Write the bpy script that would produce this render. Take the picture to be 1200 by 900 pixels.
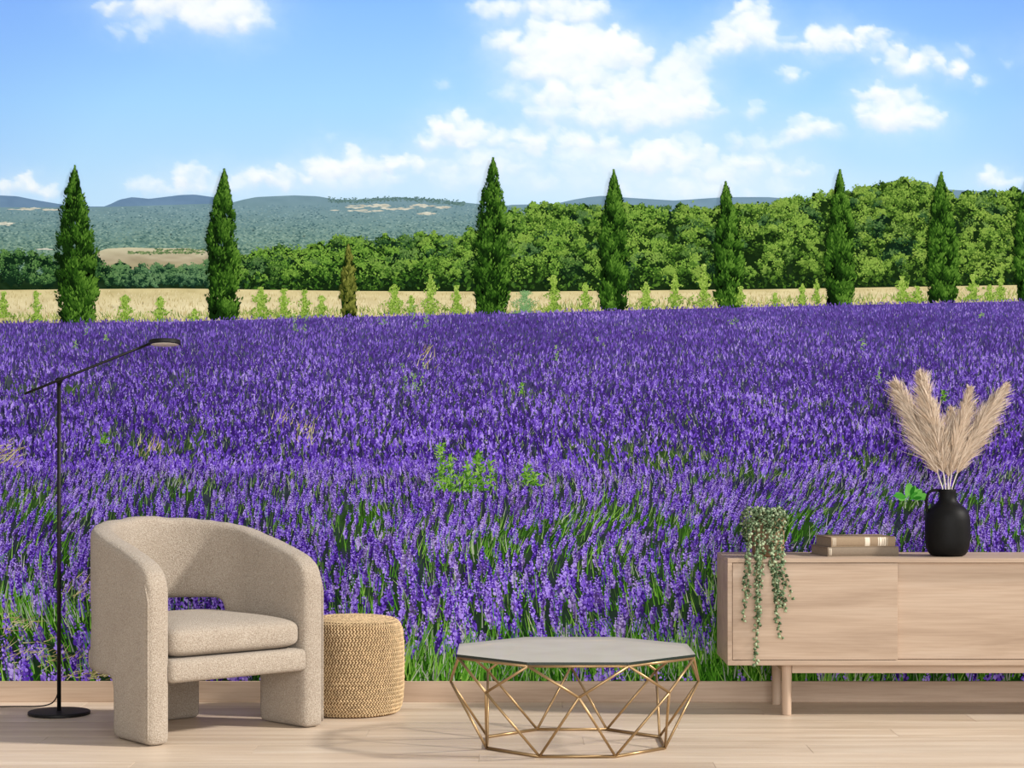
import bpy, bmesh, math, random
import numpy as np
from mathutils import Vector, Matrix

for o in list(bpy.data.objects):
    bpy.data.objects.remove(o, do_unlink=True)
scene = bpy.context.scene
COL = scene.collection
rng = np.random.default_rng(7)
random.seed(7)
PI = math.pi

# ------------------------------------------------------------------ camera
FPX, HZ, DW, CH = 2370.0, 503.0, 8.13, 1.095     # focal length px, horizon row, wall distance, eye height
cam_d = bpy.data.cameras.new('camera')
cam = bpy.data.objects.new('camera', cam_d)
COL.objects.link(cam)
cam.location = (0, -DW, CH)
cam.rotation_euler = (PI/2, 0, 0)
cam_d.sensor_width = 36.0
cam_d.sensor_fit = 'HORIZONTAL'
cam_d.lens = 36.0*FPX/1200.0
cam_d.shift_y = (HZ-450.0)/1200.0
cam_d.clip_end = 100
scene.camera = cam

# ------------------------------------------------------------------ world, sun, fill light, exposure
world = bpy.data.worlds.new('world')
scene.world = world
world.use_nodes = True
bg = world.node_tree.nodes['Background']
bg.inputs[0].default_value = (1.0, 0.965, 0.92, 1)
bg.inputs[1].default_value = 0.42

sun_d = bpy.data.lights.new('sun', 'SUN')
sun_d.energy = 4.3
sun_d.angle = math.radians(5.0)
sun_d.color = (1.0, 0.95, 0.885)
sun = bpy.data.objects.new('sun', sun_d)
COL.objects.link(sun)
az, el = math.radians(12), math.radians(33)
sun.rotation_euler = Vector((-math.cos(el)*math.cos(az), math.cos(el)*math.sin(az), -math.sin(el))).to_track_quat('-Z', 'Y').to_euler()

fill_d = bpy.data.lights.new('front_fill', 'AREA')  # added fill light behind the camera, no window is built there
fill_d.shape = 'RECTANGLE'
fill_d.size, fill_d.size_y = 9.0, 4.6
fill_d.energy = 600
fill_d.color = (0.99, 0.99, 1.0)
fill = bpy.data.objects.new('front_fill', fill_d)
COL.objects.link(fill)
fill.location = (1.2, -10.2, 2.4)
fill.rotation_euler = Vector((-0.08, 1, -0.06)).to_track_quat('-Z', 'Y').to_euler()

vs = scene.view_settings
vs.view_transform = 'Standard'
vs.look = 'None'
vs.gamma = 1.0
vs.use_curve_mapping = False
vs.exposure = 0.0
MURAL_GAIN = np.array((1.19, 1.10, 1.075))          # light reaching the wall relative to white = 1

# ------------------------------------------------------------------ helpers
def lin(c):
    c = np.asarray(c, dtype=np.float64)/255.0
    return np.where(c <= 0.04045, c/12.92, ((c+0.055)/1.055)**2.4)

def L4(r, g, b):
    v = lin((r, g, b))
    return (float(v[0]), float(v[1]), float(v[2]), 1.0)

def tag(o, label=None, cat=None, group=None, kind=None):
    if label: o['label'] = label
    if cat: o['category'] = cat
    if group: o['group'] = group
    if kind: o['kind'] = kind
    return o

def empty(name, loc=(0, 0, 0), rz=0.0):
    o = bpy.data.objects.new(name, None)
    o.empty_display_size = 0.05
    COL.objects.link(o)
    o.location = loc
    o.rotation_euler = (0, 0, rz)
    return o

def link(name, me, mat, parent=None, smooth=True, loc=None):
    o = bpy.data.objects.new(name, me)
    COL.objects.link(o)
    if mat: me.materials.append(mat)
    if parent: o.parent = parent
    if loc is not None: o.location = loc
    if smooth and len(me.polygons):
        me.polygons.foreach_set('use_smooth', np.ones(len(me.polygons), dtype=bool))
    return o

def bm_obj(name, bm, mat, parent=None, smooth=True, loc=None):
    me = bpy.data.meshes.new(name)
    bm.normal_update()
    bm.to_mesh(me)
    bm.free()
    return link(name, me, mat, parent, smooth, loc)

def mesh_arr(name, V, F, mat, parent=None, col=None, smooth=False):
    """V (n,3); F (m,k) with one polygon size k; col (n,3) linear colours"""
    me = bpy.data.meshes.new(name)
    V = np.ascontiguousarray(V, dtype=np.float32); F = np.ascontiguousarray(F, dtype=np.int32)
    m, k = F.shape
    me.vertices.add(len(V)); me.vertices.foreach_set('co', V.ravel())
    me.loops.add(m*k); me.loops.foreach_set('vertex_index', F.ravel())
    me.polygons.add(m)
    me.polygons.foreach_set('loop_start', np.arange(0, m*k, k, dtype=np.int32))
    me.polygons.foreach_set('loop_total', np.full(m, k, dtype=np.int32))
    me.update(calc_edges=True)
    if col is not None:
        a = me.color_attributes.new('Col', 'FLOAT_COLOR', 'POINT')
        c4 = np.ones((len(V), 4), dtype=np.float32); c4[:, :3] = col
        a.data.foreach_set('color', c4.ravel())
    return link(name, me, mat, parent, smooth)

def bevel_bm(bm, w, seg=2, edges=None):
    bmesh.ops.bevel(bm, geom=list(edges if edges is not None else bm.edges), offset=w, segments=seg, profile=0.5, affect='EDGES')

def box_bm(x0, x1, y0, y1, z0, z1, bev=0.0, seg=2):
    bm = bmesh.new()
    bmesh.ops.create_cube(bm, size=1)
    for v in bm.verts:
        v.co = Vector(((x0+x1)/2+v.co.x*(x1-x0), (y0+y1)/2+v.co.y*(y1-y0), (z0+z1)/2+v.co.z*(z1-z0)))
    if bev > 0: bevel_bm(bm, bev, seg)
    return bm

def flat_auto(o, ang=35):
    me = o.data
    bm = bmesh.new(); bm.from_mesh(me)
    for e in bm.edges:
        e.smooth = not (len(e.link_faces) == 2 and e.calc_face_angle(0) > math.radians(ang))
    bm.to_mesh(me); bm.free()
    return o

def add_tube(bm, pts, r, seg=8, cap=True):
    pts = [Vector(p) for p in pts]
    n = len(pts)
    rs = r if hasattr(r, '__len__') else [r]*n
    t0 = (pts[1]-pts[0]).normalized()
    up = Vector((0, 0, 1)) if abs(t0.z) < 0.9 else Vector((1, 0, 0))
    nrm = t0.cross(up).normalized()
    rings = []
    for i, p in enumerate(pts):
        t = (pts[min(i+1, n-1)]-pts[max(i-1, 0)]).normalized()
        nrm = (nrm - t*nrm.dot(t))
        nrm.normalize()
        b = t.cross(nrm)
        rings.append([bm.verts.new(p+(nrm*math.cos(2*PI*k/seg)+b*math.sin(2*PI*k/seg))*rs[i]) for k in range(seg)])
    for i in range(n-1):
        for k in range(seg):
            bm.faces.new((rings[i][k], rings[i][(k+1) % seg], rings[i+1][(k+1) % seg], rings[i+1][k]))
    if cap:
        bm.faces.new(rings[0][::-1]); bm.faces.new(rings[-1])
    return bm

def tube_bm(pts, r, seg=8, cap=True):
    return add_tube(bmesh.new(), pts, r, seg, cap)

def lathe_bm(prof, seg=48):
    bm = bmesh.new()
    rings = []
    for (r, z) in prof:
        if r < 1e-6:
            rings.append([bm.verts.new((0, 0, z))])
        else:
            rings.append([bm.verts.new((r*math.cos(2*PI*k/seg), r*math.sin(2*PI*k/seg), z)) for k in range(seg)])
    for a, b in zip(rings[:-1], rings[1:]):
        for k in range(seg):
            k2 = (k+1) % seg
            if len(a) == 1 and len(b) == 1: continue
            if len(a) == 1: bm.faces.new((a[0], b[k2], b[k]))
            elif len(b) == 1: bm.faces.new((a[k], a[k2], b[0]))
            else: bm.faces.new((a[k], a[k2], b[k2], b[k]))
    bmesh.ops.recalc_face_normals(bm, faces=bm.faces)
    return bm

def bez(p0, p1, p2, p3, n):
    out = []
    for i in range(n+1):
        t = i/n
        out.append(Vector(p0)*(1-t)**3+Vector(p1)*3*t*(1-t)**2+Vector(p2)*3*t*t*(1-t)+Vector(p3)*t**3)
    return out

# ------------------------------------------------------------------ materials
def new_mat(name):
    m = bpy.data.materials.new(name)
    m.use_nodes = True
    nt = m.node_tree
    return m, nt, nt.nodes['Principled BSDF']

def N(nt, typ, **kw):
    n = nt.nodes.new(typ)
    for k, v in kw.items(): setattr(n, k, v)
    return n

def ramp(nt, fac, stops):
    r = N(nt, 'ShaderNodeValToRGB')
    el_ = r.color_ramp.elements
    while len(el_) < len(stops): el_.new(0.5)
    for e, (p, c) in zip(el_, stops):
        e.position = p; e.color = c
    nt.links.new(fac, r.inputs[0])
    return r.outputs[0]

def mixc(nt, fac, a, b, mode='MIX'):
    m = N(nt, 'ShaderNodeMix', data_type='RGBA', blend_type=mode)
    if isinstance(fac, (int, float)): m.inputs[0].default_value = fac
    else: nt.links.new(fac, m.inputs[0])
    for v, i in ((a, 6), (b, 7)):
        if isinstance(v, tuple): m.inputs[i].default_value = v
        else: nt.links.new(v, m.inputs[i])
    return m.outputs[2]

def plain(name, col, rough=0.5, metal=0.0, spec=0.5, noise=0.06, scale=40, bump=0.0):
    m, nt, p = new_mat(name)
    tc = N(nt, 'ShaderNodeTexCoord')
    no = N(nt, 'ShaderNodeTexNoise'); no.inputs['Scale'].default_value = scale; no.inputs['Detail'].default_value = 3
    nt.links.new(tc.outputs['Object'], no.inputs['Vector'])
    lo = tuple(c*(1-noise) for c in col[:3])+(1,)
    hi = tuple(min(1, c*(1+noise)) for c in col[:3])+(1,)
    nt.links.new(ramp(nt, no.outputs[0], [(0.3, lo), (0.7, hi)]), p.inputs['Base Color'])
    p.inputs['Roughness'].default_value = rough
    p.inputs['Metallic'].default_value = metal
    p.inputs['Specular IOR Level'].default_value = spec
    if bump > 0:
        b = N(nt, 'ShaderNodeBump'); b.inputs['Strength'].default_value = bump; b.inputs['Distance'].default_value = 0.002
        nt.links.new(no.outputs[0], b.inputs['Height']); nt.links.new(b.outputs[0], p.inputs['Normal'])
    return m

def wood(name, dark, mid, light, axis='x', rough=0.45, grain=1.0, vary=0.08, spec=0.3):
    m, nt, p = new_mat(name)
    tc = N(nt, 'ShaderNodeTexCoord')
    oi = N(nt, 'ShaderNodeObjectInfo')
    addv = N(nt, 'ShaderNodeVectorMath', operation='ADD')
    mul = N(nt, 'ShaderNodeMath', operation='MULTIPLY'); mul.inputs[1].default_value = 37.0
    nt.links.new(oi.outputs['Random'], mul.inputs[0])
    cmb = N(nt, 'ShaderNodeCombineXYZ')
    for i in range(3): nt.links.new(mul.outputs[0], cmb.inputs[i])
    nt.links.new(tc.outputs['Object'], addv.inputs[0]); nt.links.new(cmb.outputs[0], addv.inputs[1])
    def mapped(lo, hi):
        mp = N(nt, 'ShaderNodeMapping')
        s = {'x': (lo, hi, hi), 'z': (hi, hi, lo), 'y': (hi, lo, hi)}[axis]
        mp.inputs['Scale'].default_value = s
        nt.links.new(addv.outputs[0], mp.inputs[0])
        return mp.outputs[0]
    n1 = N(nt, 'ShaderNodeTexNoise'); n1.inputs['Scale'].default_value = 1; n1.inputs['Detail'].default_value = 5; n1.inputs['Roughness'].default_value = 0.6; n1.inputs['Distortion'].default_value = 0.8
    nt.links.new(mapped(1.1*grain, 13*grain), n1.inputs['Vector'])
    n2 = N(nt, 'ShaderNodeTexNoise'); n2.inputs['Scale'].default_value = 1; n2.inputs['Detail'].default_value = 4
    nt.links.new(mapped(5*grain, 150*grain), n2.inputs['Vector'])
    n3 = N(nt, 'ShaderNodeTexNoise'); n3.inputs['Scale'].default_value = 1; n3.inputs['Detail'].default_value = 2; n3.inputs['Distortion'].default_value = 1.5
    nt.links.new(mapped(0.6*grain, 5*grain), n3.inputs['Vector'])
    c = ramp(nt, n1.outputs[0], [(0.28, dark), (0.5, mid), (0.72, light)])
    c2 = ramp(nt, n2.outputs[0], [(0.35, (0.86, 0.84, 0.82, 1)), (0.6, (1, 1, 1, 1))])
    c = mixc(nt, 0.7, c, c2, 'MULTIPLY')
    c3 = ramp(nt, n3.outputs[0], [(0.3, (0.9, 0.88, 0.86, 1)), (0.6, (1.0, 1.0, 1.0, 1))])
    c = mixc(nt, 0.8, c, c3, 'MULTIPLY')
    v = N(nt, 'ShaderNodeMapRange'); v.inputs[3].default_value = 1-vary; v.inputs[4].default_value = 1+vary*0.6
    nt.links.new(oi.outputs['Random'], v.inputs[0])
    hsv = N(nt, 'ShaderNodeHueSaturation')
    nt.links.new(v.outputs[0], hsv.inputs['Value']); nt.links.new(c, hsv.inputs['Color'])
    nt.links.new(hsv.outputs[0], p.inputs['Base Color'])
    p.inputs['Roughness'].default_value = rough
    p.inputs['Specular IOR Level'].default_value = spec
    b = N(nt, 'ShaderNodeBump'); b.inputs['Strength'].default_value = 0.08; b.inputs['Distance'].default_value = 0.001
    nt.links.new(n2.outputs[0], b.inputs['Height']); nt.links.new(b.outputs[0], p.inputs['Normal'])
    return m

M = {}
def print_mat(name):
    m, nt, p = new_mat(name)
    at = N(nt, 'ShaderNodeAttribute', attribute_name='Col')
    nt.links.new(at.outputs['Color'], p.inputs['Base Color'])
    p.inputs['Roughness'].default_value = 0.95
    p.inputs['Specular IOR Level'].default_value = 0.0
    return m
M['print'] = print_mat('mural_print')
M['wall'] = plain('wall_paint', (0.78, 0.76, 0.73, 1), 0.9, spec=0.1)
M['floor'] = wood('floor_oak', L4(196, 175, 152), L4(216, 197, 175), L4(228, 212, 192), 'x', 0.42, 0.8, 0.07, 0.35)
M['skirt'] = wood('baseboard_oak', L4(172, 148, 126), L4(192, 168, 146), L4(204, 182, 160), 'x', 0.5, 0.8, 0.02, 0.2)
M['oak'] = wood('sideboard_oak', L4(172, 149, 128), L4(190, 167, 145), L4(198, 177, 156), 'x', 0.5, 1.0, 0.03, 0.25)
M['oakleg'] = wood('leg_oak', L4(172, 147, 126), L4(190, 166, 144), L4(198, 176, 154), 'z', 0.5, 1.0, 0.03, 0.25)

def boucle(name):
    m, nt, p = new_mat(name)
    tc = N(nt, 'ShaderNodeTexCoord')
    vo = N(nt, 'ShaderNodeTexVoronoi'); vo.inputs['Scale'].default_value = 300
    no = N(nt, 'ShaderNodeTexNoise'); no.inputs['Scale'].default_value = 230; no.inputs['Detail'].default_value = 3
    big = N(nt, 'ShaderNodeTexNoise'); big.inputs['Scale'].default_value = 9; big.inputs['Detail'].default_value = 3
    for n in (vo, no, big): nt.links.new(tc.outputs['Object'], n.inputs['Vector'])
    c = ramp(nt, no.outputs[0], [(0.3, L4(150, 137, 122)), (0.5, L4(174, 162, 147)), (0.7, L4(192, 181, 167))])
    c2 = ramp(nt, vo.outputs['Distance'], [(0.0, (1.06, 1.05, 1.04, 1)), (0.7, (0.84, 0.82, 0.80, 1))])
    c = mixc(nt, 0.8, c, c2, 'MULTIPLY')
    c3 = ramp(nt, big.outputs[0], [(0.35, (0.94, 0.93, 0.92, 1)), (0.65, (1, 1, 1, 1))])
    c = mixc(nt, 1.0, c, c3, 'MULTIPLY')
    nt.links.new(c, p.inputs['Base Color'])
    p.inputs['Roughness'].default_value = 0.95
    p.inputs['Specular IOR Level'].default_value = 0.05
    p.inputs['Sheen Weight'].default_value = 0.15
    mx = N(nt, 'ShaderNodeMath', operation='SUBTRACT'); nt.links.new(no.outputs[0], mx.inputs[0]); nt.links.new(vo.outputs['Distance'], mx.inputs[1])
    b = N(nt, 'ShaderNodeBump'); b.inputs['Strength'].default_value = 0.6; b.inputs['Distance'].default_value = 0.004
    nt.links.new(mx.outputs[0], b.inputs['Height']); nt.links.new(b.outputs[0], p.inputs['Normal'])
    return m
M['boucle'] = boucle('boucle_fabric')
M['black'] = plain('black_metal', L4(20, 19, 18), 0.5, 0.0, 0.25)
M['vase'] = plain('black_ceramic', L4(14, 14, 14), 0.55, 0.0, 0.16, 0.12, 30, 0.15)
M['diffuser'] = plain('lamp_diffuser', L4(206, 198, 184), 0.6)
M['gold'] = plain('brushed_gold', L4(166, 138, 100), 0.4, 0.8, 0.5, 0.05)
M['glassedge'] = plain('glass_edge', L4(14, 34, 28), 0.15, 0.0, 0.5, 0.05)
M['jute'] = plain('jute_braid', L4(200, 174, 136), 0.85, 0, 0.1, 0.22, 55)
M['jutedark'] = plain('jute_core', L4(104, 76, 46), 0.9, 0, 0.1, 0.15, 60)
M['pot'] = plain('pot_clay', L4(138, 110, 86), 0.8, 0, 0.1, 0.1, 30)
M['soil'] = plain('soil', L4(58, 44, 34), 0.95, 0, 0.1, 0.3, 90)
M['vine'] = plain('vine_stem', L4(138, 140, 96), 0.7, 0, 0.2)
M['book1'] = plain('book_cloth_tan', L4(152, 132, 108), 0.8, 0, 0.15, 0.06, 220, 0.2)
M['book2'] = plain('book_cloth_taupe', L4(134, 120, 104), 0.8, 0, 0.15, 0.06, 220, 0.2)
M['pages'] = plain('book_pages', L4(150, 134, 114), 0.9, 0, 0.1, 0.1, 150)
M['stripe'] = plain('book_stripe', L4(226, 214, 194), 0.7, 0, 0.15)
M['stalk'] = plain('pampas_stalk', L4(226, 216, 204), 0.6, 0, 0.2)

def leafmat():
    m, nt, p = new_mat('variegated_leaf')
    at = N(nt, 'ShaderNodeAttribute', attribute_name='Col')
    nt.links.new(at.outputs['Color'], p.inputs['Base Color'])
    p.inputs['Roughness'].default_value = 0.5
    p.inputs['Specular IOR Level'].default_value = 0.3
    return m
M['leaf'] = leafmat()
M['plume'] = print_mat('pampas_plume')

def sheen_glass():
    m = bpy.data.materials.new('glass_painted_sheen'); m.use_nodes = True
    nt = m.node_tree; nt.nodes.clear()
    out = N(nt, 'ShaderNodeOutputMaterial')
    tr = N(nt, 'ShaderNodeBsdfTransparent'); tr.inputs[0].default_value = (0.97, 0.965, 0.955, 1)
    di = N(nt, 'ShaderNodeBsdfDiffuse'); di.inputs[0].default_value = L4(186, 178, 168)
    gl = N(nt, 'ShaderNodeBsdfGlossy'); gl.inputs[0].default_value = (0.9, 0.88, 0.86, 1); gl.inputs[1].default_value = 0.22
    no = N(nt, 'ShaderNodeTexNoise'); no.inputs['Scale'].default_value = 5
    nt.links.new(ramp(nt, no.outputs[0], [(0.3, L4(184, 179, 171)), (0.7, L4(191, 187, 179))]), di.inputs[0])
    m1 = N(nt, 'ShaderNodeMixShader')
    lw = N(nt, 'ShaderNodeLayerWeight'); lw.inputs[0].default_value = 0.5      # pale diffuse colour stands in for the pane's reflection at shallow angles
    nt.links.new(ramp(nt, lw.outputs['Facing'], [(0.5, (.03, .03, .03, 1)), (0.9, (.74, .74, .74, 1))]), m1.inputs[0])
    m2 = N(nt, 'ShaderNodeMixShader'); m2.inputs[0].default_value = 0.05
    nt.links.new(tr.outputs[0], m1.inputs[1]); nt.links.new(di.outputs[0], m1.inputs[2])
    nt.links.new(m1.outputs[0], m2.inputs[1]); nt.links.new(gl.outputs[0], m2.inputs[2])
    nt.links.new(m2.outputs[0], out.inputs[0])
    return m
M['glass'] = sheen_glass()

# ------------------------------------------------------------------ room shell
BB_H = 0.084
XL, XR = -3.6, 3.6
wall = bm_obj('wall_back', box_bm(XL, XR, 0.0, 0.12, 0, 3.05), M['wall'], smooth=False)
tag(wall, 'plain painted wall behind the lavender mural', 'wall', kind='structure')
bb = bm_obj('baseboard_back', box_bm(XL, XR, -0.018, -0.0005, 0, BB_H, 0.002, 2), M['skirt'], smooth=False)
tag(bb, 'light oak baseboard along the mural wall', 'baseboard', kind='structure')

floor = bm_obj('floor', box_bm(XL, XR, -10.5, 0.12, -0.06, -0.0125), M['floor'], smooth=False)
tag(floor, 'pale oak plank floor', 'floor', kind='structure')
PW = 0.185
plank_meshes = {}
for r in range(15):
    y1 = -0.0 - r*PW
    x = XL + (-1.9 + ((r*0.77) % 1.9))
    while x < XR:
        x0, x1 = max(x, XL), min(x+1.9, XR)
        if x1-x0 > 0.05:
            key = round(x1-x0, 3)
            if key not in plank_meshes:
                bm = box_bm(-key/2+0.0003, key/2-0.0003, -PW/2+0.0003, PW/2-0.0003, -0.012, 0, 0.0007, 1)
                me = bpy.data.meshes.new('plank'); bm.to_mesh(me); bm.free(); me.materials.append(M['floor'])
                plank_meshes[key] = me
            o = bpy.data.objects.new('plank', plank_meshes[key]); COL.objects.link(o)
            o.parent = floor; o.location = ((x0+x1)/2, y1-PW/2, 0)
        x += 1.9
rest = bm_obj('floor_boards', box_bm(XL, XR, -10.5, -15*PW-0.0003, -0.012, 0), M['floor'], floor, smooth=False)
rest['kind'] = 'stuff'

# ------------------------------------------------------------------ the printed mural
# everything below is flat ink on one wall-sized print; u,v are print units (1 unit = 3.43 mm on the wall)
PXM = FPX/DW
U0, U1, V0, V1 = -250.0, 1450.0, -55.0, 798.0
def WX(u): return (u-600.0)/PXM
def WZ(v): return CH-(v-HZ)/PXM

mural = empty('wall_mural', (0, 0, 0))
tag(mural, 'large printed wall mural of a purple lavender field under blue sky', 'mural')

def vnoise(x, y, seed, n=256):
    g = np.random.default_rng(seed).random((n, n))
    xi = np.floor(x).astype(int); yi = np.floor(y).astype(int)
    fx = x-xi; fy = y-yi
    fx = fx*fx*(3-2*fx); fy = fy*fy*(3-2*fy)
    a = g[xi % n, yi % n]; b = g[(xi+1) % n, yi % n]; c = g[xi % n, (yi+1) % n]; d = g[(xi+1) % n, (yi+1) % n]
    return a*(1-fx)*(1-fy)+b*fx*(1-fy)+c*(1-fx)*fy+d*fx*fy

def fbm(x, y, seed, octv=5, gain=0.5):
    s = 0; a = 1; tot = 0
    for i in range(octv):
        s = s+a*vnoise(x*2**i+17.3*i, y*2**i+9.1*i, seed+i); tot += a; a *= gain
    return s/tot

def ink(c): return np.clip(lin(c)/MURAL_GAIN, 0, 0.97)

def lerp(a, b, t):
    a = np.asarray(a, float); b = np.asarray(b, float); t = np.asarray(t)[..., None]
    return a+(b-a)*t

def tri(c0, c1, c2, t):
    """dark-mid-light colour lookup, t in 0..1, sRGB"""
    t = np.clip(t, 0, 1)
    return np.where((t < 0.5)[..., None], lerp(c0, c1, t*2), lerp(c1, c2, t*2-1))

class Ink:
    """collects flat convex ink shapes, all with the same vertex count"""
    def __init__(self, shape='leaf'):
        if shape == 'leaf':
            self.s = np.array([(-0.5, 0), (-0.1, -0.5), (0.25, -0.4), (0.5, 0), (0.25, 0.4), (-0.1, 0.5)])
        elif shape == 'blade':
            self.s = np.array([(-0.5, -0.5), (0.5, -0.12), (0.5, 0.12), (-0.5, 0.5)])
        elif shape == 'fleck':
            self.s = np.array([(-0.5, 0.05), (-0.05, -0.5), (0.5, -0.05), (0.05, 0.5)])
        elif shape == 'round':
            a = np.arange(8)*2*PI/8; self.s = 0.5*np.stack([np.cos(a), np.sin(a)], 1)
        self.V = []; self.C = []
    def add(self, u, v, ln, wd, ang, col, dep):
        """ang: direction of the shape's tip in radians, 0 = right, pi/2 = up on the print"""
        u, v, ln, wd, ang, dep = np.broadcast_arrays(*[np.asarray(k, float) for k in (u, v, ln, wd, ang, dep)])
        u, v, ln, wd, ang, dep = [k.ravel() for k in (u, v, ln, wd, ang, dep)]
        keep = (v > V0+2) & (v < V1-1) & (u > U0+2) & (u < U1-2)
        col = np.broadcast_to(np.asarray(col, float).reshape(-1, 3) if np.ndim(col) > 1 else np.asarray(col, float), (len(u), 3))
        u, v, ln, wd, ang, dep, col = u[keep], v[keep], ln[keep], wd[keep], ang[keep], dep[keep], col[keep]
        ca, sa = np.cos(ang)[:, None], np.sin(ang)[:, None]
        lx = self.s[None, :, 0]*ln[:, None]; ly = self.s[None, :, 1]*wd[:, None]
        uu = np.clip(u[:, None]+lx*ca-ly*sa, U0, U1)
        vv = np.clip(v[:, None]-(lx*sa+ly*ca), V0, V1)
        P = np.stack([WX(uu), np.broadcast_to(-dep[:, None], uu.shape), WZ(vv)], -1)
        self.V.append(P.reshape(-1, 3).astype(np.float32))
        self.C.append(np.repeat(ink(col), self.s.shape[0], 0).astype(np.float32))
    def build(self, name, parent=mural, kind=None):
        V = np.concatenate(self.V); C = np.concatenate(self.C)
        k = self.s.shape[0]
        o = mesh_arr(name, V, np.arange(len(V)).reshape(-1, k), M['print'], parent, C)
        if kind: o['kind'] = kind
        return o

def ink_grid(name, us, top, bot, rows, colfn, dep, parent=mural):
    """a print area between two curves top(u), bot(u), inked by colfn(u, v, t) -> sRGB"""
    us = np.asarray(us, float)
    t = np.linspace(0, 1, rows)[:, None]
    tv, bv = top(us)[None, :], bot(us)[None, :]
    vv = tv+(bv-tv)*t; uu = np.broadcast_to(us[None, :], vv.shape)
    tt = np.broadcast_to(t, vv.shape)
    C = ink(colfn(uu, vv, tt))
    V = np.stack([WX(uu), np.full_like(uu, -dep), WZ(vv)], -1).reshape(-1, 3)
    n = len(us)
    i = np.arange((rows-1)*(n-1)); r, c = i//(n-1), i % (n-1)
    F = np.stack([r*n+c, r*n+n+c, r*n+n+c+1, r*n+c+1], 1)
    return mesh_arr(name, V, F, M['print'], parent, C.reshape(-1, 3))

def curve(pts):
    p = np.array(pts, float)
    return lambda u: np.interp(u, p[:, 0], p[:, 1])
const = lambda k: (lambda u: np.full_like(u, k))

# --- sky with clouds
CL = [(150,6,42,13,.7),(215,4,58,20,1),(265,16,46,26,1.1),(298,26,22,13,.7),(148,38,24,11,.5),(180,26,20,10,.5),
 (578,12,30,16,.8),(625,6,40,15,.75),(668,12,44,19,.95),(700,18,14,12,.6),
 (592,50,22,14,.7),(640,52,52,26,1.1),(690,60,58,27,1.15),(738,64,24,20,1.05),(655,82,55,20,.9),(715,88,50,18,.7),
 (700,112,75,22,.85),(765,122,75,24,.95),(800,100,32,26,.75),(740,140,80,16,.75),(815,128,45,14,.8),(598,108,22,13,.5),(625,118,20,12,.45),(812,70,28,22,.75),
 (533,153,34,20,1.1),(505,166,16,12,.8),(562,164,26,14,.75),(605,166,34,14,.75),(655,164,44,14,.85),(698,166,30,14,.8),(640,190,110,18,.5),(560,192,60,14,.55),(620,208,130,18,.4),
 (515,98,9,7,.25),(645,135,28,16,.7),(690,138,26,14,.7),
 (372,196,20,15,.9),(400,192,26,17,1.05),(428,196,22,14,.8),(470,193,30,13,1.0),(495,200,14,8,.6),(420,210,70,12,.6),(330,210,44,13,.8),(300,212,22,11,.7),(222,206,27,15,.8),(190,220,44,13,.6),(258,216,40,12,.55),(390,157,11,5,.15),
 (28,219,24,11,.95),(62,226,16,9,.7),(-40,215,50,15,.8),(-130,190,60,22,.9),(-190,80,50,30,.9),(-120,20,50,20,.6),
 (768,184,34,20,1.0),(800,178,36,20,.7),(735,190,30,14,.6),(842,200,60,18,.65),(888,190,44,13,.75),(930,200,34,10,.6),(860,222,90,14,.5),(780,222,90,14,.45),
 (872,38,38,22,1.15),(880,14,24,14,1.0),(848,56,26,10,.85),(915,52,32,11,.7),(966,40,20,20,.95),(955,56,20,10,.8),(1010,46,26,16,1.1),(990,56,26,10,.9),(1042,58,22,9,.75),
 (925,88,18,10,.65),(946,150,30,16,.85),(884,132,10,11,.55),(885,168,34,12,.6),(915,165,18,9,.4),(980,150,8,7,.4),
 (1058,78,34,14,.9),(1082,70,20,12,.7),(1116,80,24,13,.95),(1150,97,14,5,.6),(1130,58,12,8,.4),
 (1028,112,24,14,1.05),(1042,134,38,19,1.1),(1078,142,28,15,1.1),(1060,120,18,12,.7),
 (1160,208,22,12,.8),(1185,216,18,9,.6),(1183,76,9,5,.15),(1240,60,50,20,.8),(1300,140,60,22,.9),(1400,200,60,20,.8),(1380,40,50,20,.7)]
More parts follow.
